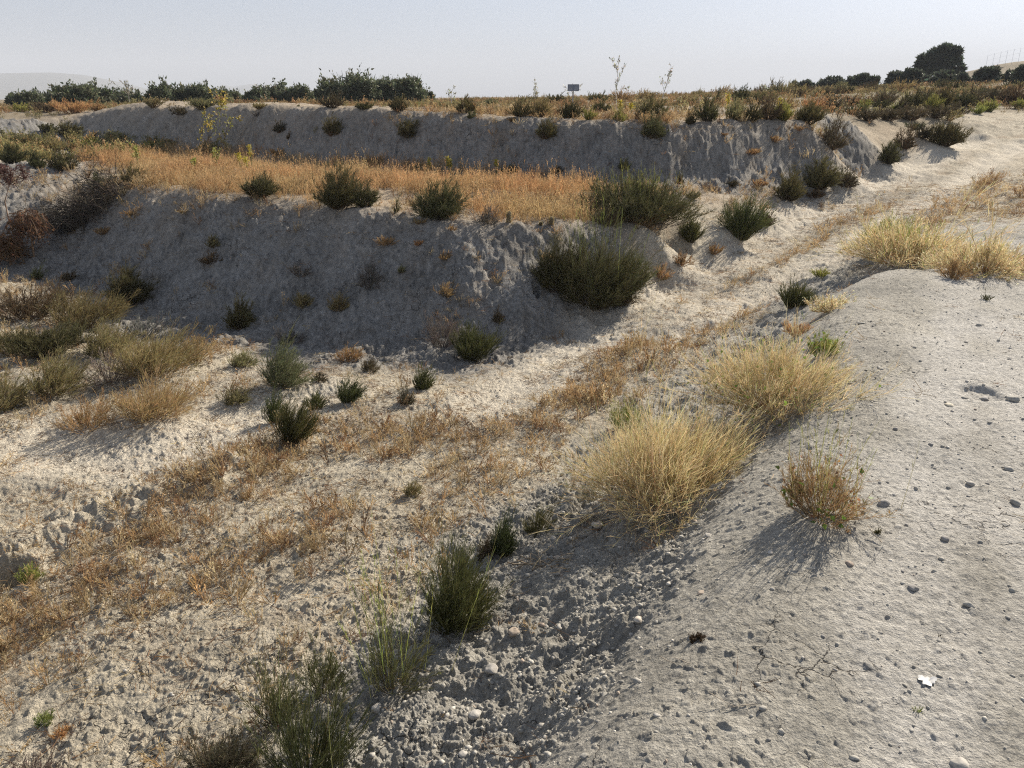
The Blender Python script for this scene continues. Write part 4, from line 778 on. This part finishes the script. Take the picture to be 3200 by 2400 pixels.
for i, (t, o) in enumerate(zip(rng.random(44), rng.random(44))):
    u = 760 + 640 * t + (o - .35) * 260; v = 1600 - 420 * t + (o - .35) * 260
    stone(u, min(v, 1650), 7 + 9 * rng.random(), (GRY, WHT, BRN, GRY)[i % 4], 'small stone among the loose stones of the rubble slope', 'loose stones on the rubble slope', sub=2)

# ------------------------------------------------------------------ trees
def tree(name, foot, w, h, trunk_h, clumps, leaf, cols, label, cat, group=None, nleaf=4200, lobes=None, bare=False, lean=0):
    r = empty(name, foot); tag(r, label, cat, group); tr, cr = Bits(), Bits()
    top = np.array((lean * w, 0, h * .55)); tr.tube([(0, 0, -.1), top * .3 + (rng.normal() * .05 * w, 0, 0), top * .65, top], np.array((.055, .045, .035, .02)) * h, (.16, .13, .10))
    if lobes is None and not bare:
        lobes = []
        for i in range(clumps):
            a = rng.random() * 6.283; q = rng.random() ** .5; zz = rng.random()
            rr = w * .5 * (.80 if zz < .7 else .42) * q; lobes.append((rr * math.cos(a), rr * math.sin(a), trunk_h + (h - trunk_h) * (.04 + .84 * zz), (h - trunk_h) * (.13 + .14 * rng.random())))
    if bare:                                                        # many upright shoots from the forks, leaves all along them
        for f in range(7):
            a = rng.random() * 6.283; q = (.05 if f == 0 else .30 * rng.random() ** .5); fw = w * (.9 if f == 0 else .55); fh = h * (1.18 if f == 0 else .7 + .45 * rng.random()); o = np.array((math.cos(a) * q * w, math.sin(a) * q * w, h * .06))
            p, d, L = fan(26, R(72), fw, fh - o[2], foot=.1, jit=.3); p = p + o; L = L * .8; ct = tr.ribbons(p, d, L, .12 * rng.normal(size=p.shape) + (0, 0, .15), .012 * h, 4, tint(26, (.12, .10, .08)), tint(26, (.10, .10, .07)), .3)
            p2, d2, L2 = offshoots(ct, L, 8, .12, 1, .7, .25, .34); c2 = cr.ribbons(p2, d2, L2, .2 * rng.normal(size=p2.shape), leaf * .35, 3, tint(len(p2), cols[1]), tint(len(p2), cols[1]))
            for k in range(nleaf // 1400):
                t = rng.random(len(p2)) * 2.99; ii = t.astype(int); g = (t - ii)[:, None]; r_ = np.arange(len(p2)); pp = c2[r_, ii] * (1 - g) + c2[r_, ii + 1] * g + leaf * .6 * rng.normal(size=p2.shape)
                cr.leaves(pp, leaf * (.6 + .7 * rng.random(len(pp))), tint(len(pp), cols[(k + f) % len(cols)], .25), 2.4, d2 * .9 + (0, 0, .2))
        lobes = [((rng.random() - .5) * .7 * w, (rng.random() - .5) * .6 * w, h * (.15 + .6 * rng.random()), h * (.14 + .10 * rng.random())) for _ in range(18)]; nleaf = 2600
    for i, (lx, ly, lz, lr) in enumerate(lobes):
        lx += lean * lz
        if i % 3 == 0: tr.tube([top * .45, np.array((lx * .5, ly * .5, lz * .75 + top[2] * .1)), (lx, ly, lz)], np.array((.022, .015, .006)) * h, (.16, .13, .10))
        n = max(30, int(nleaf * lr ** 2 / sum(q[3] ** 2 for q in lobes)))
        d = unit(rng.normal(size=(n, 3))); rad = lr * (.25 + .7 * rng.random(n) ** .6) * (1 + .5 * np.maximum(0, rng.normal(size=n) - 1)); p = np.array((lx, ly, lz)) + d * rad[:, None] * np.array((1.15, 1.15, .85))
        cr.leaves(p, leaf * (.7 + .6 * rng.random(n)), tint(n, cols[i % len(cols)], .25), 2.2, d * .6 + (0, 0, .4))
        m = max(8, n // 10); pp = np.array((lx, ly, lz)) + unit(rng.normal(size=(m, 3))) * lr * .8; cr.ribbons(pp, unit(unit(pp - (lx, ly, lz - lr * .4)) + (0, 0, .5)), lr * (.5 + .6 * rng.random(m)), .12 * rng.normal(size=(m, 3)), leaf * .42, 3, tint(m, cols[0]), tint(m, cols[0]))
    tr.build('trunk', M_WOOD, r); cr.build('crown', M_LEAF, r); return r
OLV = ((.085, .10, .055), (.125, .14, .082), (.07, .08, .043), (.15, .165, .10))
def px_tree(name, u0, u1, vtop, d, label, cat, group, trunk=.04, **kw):
    um = (u0 + u1) / 2; foot = spot(um, vtop, d); top = at_d(um, vtop, d); return tree(name, foot - np.array((0, 0, .05)), (u1 - u0) / F * d * kw.pop('wide', 1.35), top[2] - foot[2], (top[2] - foot[2]) * trunk, kw.pop('clumps', 22), kw.pop('leaf', .15), kw.pop('cols', OLV), label, cat, group, **kw)
GO = 'olive trees in the left row'
for u0, u1, vt, d, lb in ((28,72,196,58,'leftmost small olive of the left row'),(68,130,199,60,'low wide olive second from the left end'),(122,190,174,54,'rounded dark olive, first tall one from the left'),(180,238,181,56,'olive with loose top just right of the first tall one'),(228,272,194,60,'low olive left of the dry umbel stalk on the skyline'),(262,300,197,58,'low olive under the dry umbel stalk'),(310,364,178,54,'olive with ragged top right of the gap'),(350,412,187,55,'broad olive behind the sapling top'),(410,452,175,54,'pointed olive behind the sapling'),(448,488,191,57,'low olive right of the pointed one'),(484,510,195,60,'small olive at the low dip of the row'),(506,540,204,62,'lowest olive, in the dip of the row'),(534,574,188,54,'dark olive right of the dip'),(566,620,178,56,'olive with a pointed crown in the middle of the row'),(612,662,183,55,'even olive right of the pointed crown'),(654,702,187,58,'olive left of the tall dense one'),(694,750,161,50,'dark dense tall olive beside the tallest'),(738,803,143,50,'tallest olive of the row'),(794,830,168,52,'narrow olive right of the tallest'),(820,864,164,51,'feathery olive second from the right end of the tall group'),(852,910,159,50,'last tall olive at the right end of the row'),(902,932,194,54,'small olive ending the row on the right')):
    px_tree('olive_tree', u0, u1, vt, d, lb, 'olive tree', GO, nleaf=9000, leaf=.10, bare=True)
GR = 'round olives on the right ridge'
RND = ((.065, .078, .055), (.085, .098, .072), (.055, .066, .046))
for u0, u1, vt, d, lb in ((1709,1763,172,80,'smallest round olive, leftmost on the right ridge'),(1769,1830,168,78,'round olive second from the left on the right ridge'),(1830,1906,159,75,'wide even olive in the middle of the right ridge'),(1915,1958,157,78,'squarish olive left of the pine'),(1952,1997,151,78,'olive touching the left side of the pine'),(2005,2083,154,74,'olive in front of the pine trunk'),(2078,2101,173,76,'little bush like olive between pine and long olive'),(2099,2184,146,72,'long dark olive below the hill'),(2196,2240,142,66,'dark olive cut by the right edge of the photo')):
    px_tree('round_olive_tree', u0, u1, vt, d, lb, 'olive tree', GR, trunk=.06, cols=RND, nleaf=4200, clumps=30, leaf=.16, wide=.98)
d = 100; foot = spot(2012, 135, d); k = d / F; hz = lambda v: at_d(2012, v, d)[2] - foot[2]
lob = []
for u, v, r in ((2030,112,17),(2012,116,15),(2050,114,15),(2062,128,13),(2040,128,20),(2018,132,18),(2000,122,13),(1988,126,9),(1983,140,10),(1992,148,11),(2010,150,17),(2032,148,20),(2054,146,15),(2030,162,13),(2048,160,12),(2074,150,7),(2078,142,6),(2070,157,7),(2002,134,13),(2036,106,11),(2022,108,10)):
    lob.append(((u - 2027) * k * .74 + 15 * k, rng.normal() * 10 * k, hz(v), r * k * .53))
tree('pine_tree', foot, 105 * k, hz(94), hz(176), 0, .24, ((.055, .075, .05), (.07, .09, .06), (.045, .06, .042)), 'big dark umbrella pine standing on the right ridge', 'pine tree', None, nleaf=15000, lobes=lob, lean=-.0)

# dry umbel stalks and skyline saplings: bare branching stems with a few bits on them
def stalk(name, u, vtop, d, wpx, label, cat, cols, nb=7, leaf=0, leafc=None, heads=0, group=None, vfoot=None, lean=0, width=None):
    foot = spot(u, vfoot, None if vfoot else d); d = math.hypot(foot[0], foot[1]); h = at_d(u, vtop, d)[2] - foot[2]; w = wpx / F * d
    wid = width or max(.003, .26 * d / 773); st, fo = Bits(), Bits(); r = empty(name, foot); tag(r, label, cat, group)
    path = [np.array((0, 0, -.02)), np.array((lean * w * .25 + .03 * w * rng.normal(), 0, h * .3)), np.array((lean * w * .6, .02 * w, h * .6)), np.array((lean * w, 0, h * .95))]
    st.tube(path, np.array((1.5, 1.2, .9, .5)) * wid, cols)
    pa = np.array(path)[None]; p, dd, L = offshoots(pa, np.array([h]), nb, .3, .98, 1.1, .45, .42); L = np.minimum(L, w * .75)
    c = st.ribbons(p, dd, L, .15 * rng.normal(size=p.shape) + (0, 0, .1), wid * 1.4, 4, tint(len(p), cols), tint(len(p), cols), .5)
    p2, d2, L2 = offshoots(c, L, 6, .3, 1, .8, .2, .45); c2 = st.ribbons(p2, d2, L2, .15 * rng.normal(size=p2.shape), wid, 3, tint(len(p2), cols), tint(len(p2), cols), .5)
    if leaf:
        p3, d3, L3 = offshoots(c2, L2, leaf, .2, 1, 1.0, 0, .3); fo.leaves(p3 + d3 * .01, wid * 4.2 if heads == 0 else heads, tint(len(p3), leafc, .3), 2.0)
    st.build('stem', M_WOOD, r)
    if leaf: fo.build('leaves', M_LEAF, r)
    return r
PALEST = (.42, .40, .36)
stalk('dry_stalk', 1332, 138, 36, 48, 'tallest pale dry stalk against the sky right of the sign', 'dry plant', PALEST, 10, 3, (.42, .42, .34))
stalk('dry_stalk', 1428, 148, 36, 34, 'second pale dry stalk against the sky, bending right', 'dry plant', PALEST, 8, 2, (.42, .42, .34), lean=.5)
stalk('dry_stalk', 1236, 177, 38, 30, 'faint dry stalk left of the sign on the skyline', 'dry plant', PALEST, 7, 2, (.42, .42, .34))
stalk('dry_stalk', 1156, 180, 34, 26, 'low forked dry stalk far left of the sign', 'dry plant', PALEST, 6, 2, (.42, .42, .34))
stalk('dry_stalk', 279, 173, 44, 34, 'dry umbel stalk rising over the left olive row', 'dry plant', (.30, .28, .24), 8, 2, (.3, .29, .22))
stalk('dry_stalk', 975, 195, 26, 30, 'dry stalk on the skyline at the end of the olive row', 'dry plant', PALEST, 6, 2, (.3, .3, .2))
stalk('dry_stalk', 1650, 185, 40, 16, 'small dry stalk on the skyline right of the horizon shrubs', 'dry plant', PALEST, 5, 2, (.42, .42, .34))
# yellow leaved sapling in the field
r = stalk('sapling', 436, 228, None, 170, 'yellow leaved thin sapling leaning over the orange field', 'sapling', (.13, .10, .07), 14, 4, (.46, .37, .08), vfoot=352, lean=.3, heads=.04)
r = stalk('sapling', 478, 240, None, 70, 'greener right hand sapling growing beside the yellow leaved one', 'sapling', (.14, .11, .08), 8, 3, (.24, .25, .07), vfoot=350, lean=.4, heads=.035)
for u, v, vt, lb in ((300,372,318,'low leafy yellow green plant left of the saplings'),(470,372,330,'leafy yellow green plant under the saplings'),(420,380,345,'small leafy plant in front of the saplings')):
    stalk('leafy_plant', u, vt, None, 46, lb, 'plant', (.25, .24, .08), 9, 4, (.34, .34, .10), vfoot=v, heads=.022)
# yellow flower spikes
def spike(u, v, vt, label, d=None):
    foot = spot(u, v if d is None else None, d); dd = math.hypot(foot[0], foot[1]); h = at_d(u, vt, dd)[2] - foot[2]; r = empty('flower_spike', foot); tag(r, label, 'flower', 'yellow flower spikes'); st, fl = Bits(), Bits()
    st.tube([(0, 0, 0), (.01, 0, h * .5), (.02 * rng.normal(), .01, h)], np.array((.9, .8, .5)) * .012, (.25, .25, .09)); n = 160
    t = .6 + .4 * rng.random(n); fl.leaves(np.stack((.022 * rng.normal(size=n), .022 * rng.normal(size=n), h * t), 1), .020, tint(n, (.46, .38, .06), .2), 1.5); st.build('stem', M_LEAF, r); fl.build('blossoms', M_LEAF, r)
for u, v, vt, lb in ((1072,384,344,'yellow spike left of the ball shaped shrub'),(928,386,340,'yellow spike at the back of the field, left of the pair'),(968,386,338,'left yellow spike of the pair behind the middle fan shrub'),(974,388,342,'right yellow spike of the pair behind the middle fan shrub'),(545,372,312,'tall yellow spike right of the saplings'),(520,376,330,'short yellow spike right of the saplings'),(535,384,338,'yellow spike lowest beside the dark dome shrub')): spike(u, v, vt, lb)
for u, d, vt, lb in ((1341,brow(1341,.6),215,'yellow spike on the brow right of the sign'),(1364,brow(1364,.6),222,'small yellow spike on the brow further right of the sign'),(1573,brow(1573,.9),202,'yellow spike among the brow shrubs'),(1685,brow(1685,.9),212,'yellow spike behind the smooth green dome')): spike(u, None, vt, lb, d)

# ------------------------------------------------------------------ sign, stakes, scrap, sticks, fence
def solid(name, col, rough=.6, metal=0):
    m, N, L = mat(name); out = N.new('ShaderNodeOutputMaterial'); b = N.new('ShaderNodeBsdfPrincipled'); b.inputs['Roughness'].default_value = rough; b.inputs['Metallic'].default_value = metal
    n = N.new('ShaderNodeTexNoise'); n.inputs['Scale'].default_value = 8; n.inputs['Detail'].default_value = 5; tc = N.new('ShaderNodeNewGeometry'); L.new(tc.outputs['Position'], n.inputs['Vector'])
    mx = N.new('ShaderNodeMix'); mx.data_type = 'RGBA'; mx.inputs['A'].default_value = (*[c * .75 for c in col], 1); mx.inputs['B'].default_value = (*[min(1, c * 1.2) for c in col], 1); L.new(n.outputs['Fac'], mx.inputs['Factor']); L.new(mx.outputs['Result'], b.inputs['Base Color']); L.new(b.outputs[0], out.inputs[0]); return m
def box_mesh(name, x0, x1, y0, y1, z0, z1, m, parent=None, bev=0):
    import bmesh
    bm = bmesh.new(); bmesh.ops.create_cube(bm, size=1)
    for q in bm.verts: q.co = ((x0 + x1) / 2 + q.co.x * (x1 - x0), (y0 + y1) / 2 + q.co.y * (y1 - y0), (z0 + z1) / 2 + q.co.z * (z1 - z0))
    if bev: bmesh.ops.bevel(bm, geom=bm.edges[:], offset=bev, segments=2, affect='EDGES')
    me = bpy.data.meshes.new(name); bm.to_mesh(me); bm.free(); me.materials.append(m); o = bpy.data.objects.new(name, me); COL.objects.link(o); o.parent = parent; return o
d = 30; foot = spot(1238, None, d); zt = at_d(1238, 182, d)[2] - foot[2]; zb = at_d(1238, 196.5, d)[2] - foot[2]; hw = 11.5 / F * d
sg = empty('information_sign', foot); tag(sg, 'small blue grey information sign on a single post at the skyline', 'sign')
MS, MP, MT = solid('sign_paint', (.16, .19, .25)), solid('galvanised_post', (.30, .29, .27), .5, .4), solid('sign_lettering', (.40, .43, .48))
box_mesh('post', -.016, .016, .010, .042, -.3, zt - .02, MP, sg); box_mesh('board', -hw, hw, -.012, .008, zb, zt, MS, sg, .004)
bh = zt - zb
for i in range(4): box_mesh('text_line', -hw * .86, -.03, -.0155, -.0125, zb + bh * (.2 + .17 * i), zb + bh * (.26 + .17 * i), MT, sg)
for i in range(4): box_mesh('text_line', .03, hw * (.86 - .12 * (i % 2)), -.0155, -.0125, zb + bh * (.2 + .17 * i), zb + bh * (.26 + .17 * i), MT, sg)
sg.rotation_euler = (0, 0, R(-4))
M_STAKE = solid('old_wood', (.16, .13, .09), .9)
def stake(u, v, vt, wpx, label):
    foot = spot(u, v); dd = math.hypot(foot[0], foot[1]); h = at_d(u, vt, dd)[2] - foot[2]; rr = wpx / F * dd / 2; r = empty('wooden_stake', foot); tag(r, label, 'stake', 'short stakes on the brow')
    b = Bits(); zz = np.array((-.08, 0, .3, .75, .9, .97, 1.0)) * h; b.tube(np.stack((.01 * np.sin(zz * 9), 0 * zz, zz), 1), rr * np.array((1.0, 1.0, .97, .95, .8, .5, .12)), (.16, .13, .09), 10); b.build('stump', M_WOOD, r)
    f = Bits(); n = 500; a = rng.random(n) * 6.283; z = h * rng.random(n); p = np.stack((rr * .93 * np.cos(a), rr * .93 * np.sin(a), z), 1); dr = unit(np.stack((np.cos(a), np.sin(a), .4 + 0 * a), 1)); f.ribbons(p, dr, rr * .35, .1 * rng.normal(size=(n, 3)), .006, 1, (.42, .33, .16), (.5, .42, .2)); f.build('bark_fibres', M_DRY, r)
stake(1099, 480, 456, 10, 'taller fuzzy topped stake on the brow, the left one'); stake(1191, 487, 468, 10, 'shorter stake on the brow, the right one'); stake(1168, 489, 479, 7, 'smallest stump between the two stakes on the brow')
# scrap of white paper
p = spot(2003, 1470); n = 9; gx, gy = np.meshgrid(np.linspace(-.5, .5, n), np.linspace(-.5, .5, n)); a = np.arctan2(gy, gx); rr = np.maximum(abs(gx), abs(gy)) * (1 + .25 * np.sin(a * 3 + 1) + .16 * np.sin(a * 7)); sx = np.cos(a) * rr * .04 * 1.2; sy = np.sin(a) * rr * .04
zz = np.array([surf(p[0] + i, p[1] + j) for i, j in zip(sx.ravel(), sy.ravel())]) - p[2] + .006; i = np.arange(n * n).reshape(n, n); q = np.stack((i[:-1, :-1], i[:-1, 1:], i[1:, 1:], i[1:, :-1]), -1).reshape(-1, 4)
top = np.stack((sx.ravel(), sy.ravel(), zz), 1); me = new_mesh('paper_scrap', np.concatenate((top, top - (0, 0, .002))), quads=np.concatenate((q, q[:, ::-1] + n * n))); me.materials.append(solid('white_paper', (.66, .65, .62), .7)); o = bpy.data.objects.new('paper_scrap', me); COL.objects.link(o); o.location = p; tag(o, 'torn white scrap of paper lying on the near road', 'paper')
# sticks: a broken heap on the slope, a dead stump by the golden shrubs, single twigs on the road
def sticks(name, u, v, n, span, rad, col, label, cat, flat=.25, up=0):
    p = spot(u, v); r = empty(name, p); tag(r, label, cat)
    for i in range(n):
        b = Bits(); a = rng.normal() * .6 + (0 if rng.random() < .6 else 2.2); L = span * (.4 + .6 * rng.random()); c = np.array((rng.normal() * span * .3, rng.normal() * span * .15, .012 + .02 * i / n)); dr = np.array((math.cos(a), math.sin(a), flat * rng.normal() + up)); pa = [c + dr * L * t + np.array((0, 0, .02 * L)) * math.sin(3 * t) + rng.normal(size=3) * .02 * L for t in np.linspace(-.5, .5, 5)]
        pa = [np.array((q[0], q[1], max(q[2], surf(p[0] + q[0], p[1] + q[1]) - p[2] + .004) if not up else q[2])) for q in pa]
        b.tube(pa, rad * np.array((1, .95, .85, .7, .4)) * (.6 + .6 * rng.random()), np.array(col) * (.7 + .6 * rng.random())); b.build('stick', M_WOOD, r)
    return r
sticks('stick_heap', 1165, 1222, 13, .24, .004, (.30, .24, .17), 'heap of dry broken sticks on the rubble slope', 'sticks')
sticks('dead_stump', 1597, 945, 7, .16, .011, (.06, .045, .035), 'charred dark stump between the two golden shrubs', 'stump', .3, 1.1)
for u, v, lb in ((1560,1535,'bleached twig on the near shoulder'),(2176,760,'twig near the right edge of the far road'),(1470,1440,'forked twig lower on the near shoulder'),(2170,690,'upright twig at the right edge of the far road'),(1840,1150,'thin twig right of the reddish straw plant')): sticks('twig', u, v, 2, .10, .0022, (.42, .36, .28), lb, 'twig')
for u, v, w_, t, k_, lb in ((1895,1148,16,1128,'tuft','tiny green sprout on the road right of the reddish plant'),(1830,1150,14,1130,'straw','tiny dry sprout on the road'),(1980,1530,22,1505,'lime','tiny yellowish sprout below the paper scrap'),(2030,1370,14,1352,'brown','dark tiny sprout above the paper scrap'),(1505,1385,40,1365,'brown','brown withered rosette on the near shoulder'),(2130,645,40,632,'thin','flat green sprout on the far road')): S(u, v, w_, t, k_, lb)
# brush pile in the gully, and the dry umbels at the left edge
def brush(u, v, wpx, vt, label):
    foot = spot(u, v); dd = math.hypot(foot[0], foot[1]); w = wpx / F * dd; h = at_d(u, vt, dd)[2] - foot[2]; r = empty('brush_pile', foot); tag(r, label, 'brush pile'); b, c = Bits(), Bits(); n = 900
    p = rng.normal(size=(n, 3)) * (w * .22, w * .16, 0); p[:, 2] = np.abs(rng.normal(size=n)) * h * .34 * np.exp(-(p[:, 0] / w * 2.2) ** 2); p[:, 2] += land(foot[0] + p[:, 0], foot[1] + p[:, 1]) - foot[2]; d_ = unit(rng.normal(size=(n, 3)) * (1, .8, .45) + (0, 0, .15))
    L = w * (.12 + .16 * rng.random(n)); ct = b.ribbons(p, d_, L, .25 * rng.normal(size=(n, 3)), .012, 4, tint(n, (.07, .058, .045)), tint(n, (.11, .088, .065)), .4); p2, d2, L2 = offshoots(ct, L, 6, .2, 1, .8, .05, .4); c.ribbons(p2, d2, L2, .2 * rng.normal(size=p2.shape), .007, 2, tint(len(p2), (.07, .058, .045)), tint(len(p2), (.12, .095, .07)))
    b.build('branches', M_WOOD, r); c.build('foliage', M_WOOD, r)
brush(185, 478, 170, 395, 'dark tangled brush pile filling the gully left of the middle bank')
def umbel(u, v, vt, wpx, label, col, nh, lean):
    foot = spot(u, v); dd = math.hypot(foot[0], foot[1]); h = at_d(u, vt, dd)[2] - foot[2]; w = wpx / F * dd; r = empty('dry_umbel', foot); tag(r, label, 'dry plant', 'dry umbel plants at the left edge'); st = Bits()
    path = np.array([(0, 0, -.02), (-.1 * w, 0, h * .35), (-.12 * w + lean * w * .1, 0, h * .6), (lean * w * .4, 0, h * .8)]); st.tube(path, np.array((.012, .011, .009, .006)), (.20, .13, .09)); hd = Bits()
    for i in range(nh):
        e = np.array((lean * w * .4 + rng.normal() * w * .22, rng.normal() * w * .15, h * (.80 + .2 * rng.random()))); st.tube([path[-1], (path[-1] + e) / 2 + (0, 0, -.03), e], np.array((.006, .005, .003)), (.20, .13, .09), 4); n = 90; q = unit(rng.normal(size=(n, 3)) + (0, 0, .7)); hd.ribbons(np.repeat(e[None], n, 0), q, .09 + .04 * rng.random(n), 0 * q, .006, 2, tint(n, col), tint(n, np.array(col) * 1.15)); hd.leaves(e + q * .11, .022, tint(n, np.array(col) * 1.1, .3), 1.4)
    st.build('stem', M_WOOD, r); hd.build('blossoms', M_DRY, r)
umbel(42, 540, 360, 74, 'tall dry umbel plant with dark red brown heads at the left edge', (.11, .06, .05), 9, .25)
def hanging(u, v, vt, wpx, label, col):
    foot = spot(u, v); dd = math.hypot(foot[0], foot[1]); h = at_d(u, vt, dd)[2] - foot[2]; w = wpx / F * dd; r = empty('withered_plant', foot); tag(r, label, 'dry plant', 'dry umbel plants at the left edge'); st, fo = Bits(), Bits()
    st.tube([(0, 0, -.02), (.03, 0, h * .5), (.0, 0, h * .8)], np.array((.016, .013, .008)), (.22, .14, .08)); n = 46; a = rng.random(n) * 6.283; d_ = unit(np.stack((np.cos(a), np.sin(a) * .7, .5 + rng.random(n)), 1)); p = np.stack((0 * a, 0 * a, h * (.45 + .4 * rng.random(n))), 1)
    c = st.ribbons(p, d_, w * (.3 + .35 * rng.random(n)), np.array((0, 0, -.9)) + .1 * rng.normal(size=(n, 3)), .012, 6, tint(n, col), tint(n, col), .5); p2, d2, L2 = offshoots(c, np.full(n, w * .5), 16, .1, 1, .7, -.5, .45); c2 = fo.ribbons(p2, d2, L2, np.array((0, 0, -.5)) + .2 * rng.normal(size=p2.shape), .009, 3, tint(len(p2), col), tint(len(p2), np.array(col) * 1.3)); e = rng.integers(0, len(p2), 700); fo.leaves(c2[e, -1], .03, tint(700, np.array(col) * 1.1, .3), 2)
    st.build('stem', M_WOOD, r); fo.build('foliage', M_DRY, r)
hanging(75, 562, 440, 84, 'rusty withered plant with drooping fronds at the left edge', (.13, .075, .045)); hanging(22, 572, 505, 70, 'brown drooping dry mass under the umbel plant at the left edge', (.17, .10, .05))
# fence on the hill
x0 = at_d(2118, 150, 124); fr = None; fp = []
for i, u in enumerate(np.linspace(2116, 2290, 14)): fp.append(spot(u, None, 122))
r = empty('hill_fence', fp[0]); tag(r, 'thin wire fence running along the top of the right hill', 'fence')
M_FENCE = solid('weathered_steel', (.34, .34, .35), .5, .3)
for i, q in enumerate(fp):
    b = Bits(); b.tube([q - fp[0] + (0, 0, -.2), q - fp[0] + (0, 0, 1.0), q - fp[0] + (0, 0, 1.9)], .012, (.34, .34, .35)); b.build('post', M_FENCE, r)
for hh in (.7, 1.25, 1.8):
    b = Bits(); b.tube([q - fp[0] + (0, 0, hh) for q in fp], .004, (.34, .34, .35), 4); b.build('wire', M_FENCE, r)

# ------------------------------------------------------------------ far hills and the air between
def hills(name, pts_, d, deep, col):
    uu = np.linspace(pts_[0][0], pts_[-1][0], 160); tv = np.interp(uu, [q[0] for q in pts_], [q[1] for q in pts_]); rows = 14; V = []
    for j in range(rows):
        t = j / (rows - 1)
        for i in range(160):
            q = at_d(uu[i], tv[i], d); top_ = q[2] + 40; n_ = fbm(np.array([uu[i] * .012]), np.array([t * 3.0]), 4, 61)[0]
            k = 1 + (t - .5) * deep / d; V.append((q[0] * k, q[1] * k, -40 + top_ * (1 - abs(2 * t - 1) ** 1.4) * (1 + .12 * n_ * abs(2 * t - 1))))
    i = np.arange(160 * rows).reshape(rows, 160); me = new_mesh(name, V, quads=np.stack((i[:-1, :-1], i[:-1, 1:], i[1:, 1:], i[1:, :-1]), -1).reshape(-1, 4)); shade_smooth(me); set_color(me, 'soil', np.broadcast_to(col, (len(V), 3))); me.materials.append(EARTH); o = bpy.data.objects.new(name, me); COL.objects.link(o); o['kind'] = 'structure'; return o
hills('hills', ((-500,205),(-200,172),(-60,160),(30,156),(110,155),(180,160),(240,172),(300,186),(345,200),(400,212)), 3000, 1400, (.16, .16, .14))
hills('hills', ((380,212),(440,196),(480,182),(505,186),(540,180),(580,184),(620,196),(680,206),(760,214)), 3900, 900, (.16, .16, .14))

hz = box_mesh('haze', -4600, 4600, -400, 4600, -60, 190, None)
hz.data.materials.clear(); hm = bpy.data.materials.new('haze'); hm.use_nodes = True; N = hm.node_tree.nodes; N.clear(); vo = N.new('ShaderNodeVolumePrincipled'); vo.inputs['Color'].default_value = (.86, .91, 1, 1); vo.inputs['Density'].default_value = .00042; vo.inputs['Anisotropy'].default_value = .0
mo = N.new('ShaderNodeOutputMaterial'); hm.node_tree.links.new(vo.outputs[0], mo.inputs['Volume']); hz.data.materials.append(hm); hz['kind'] = 'stuff'
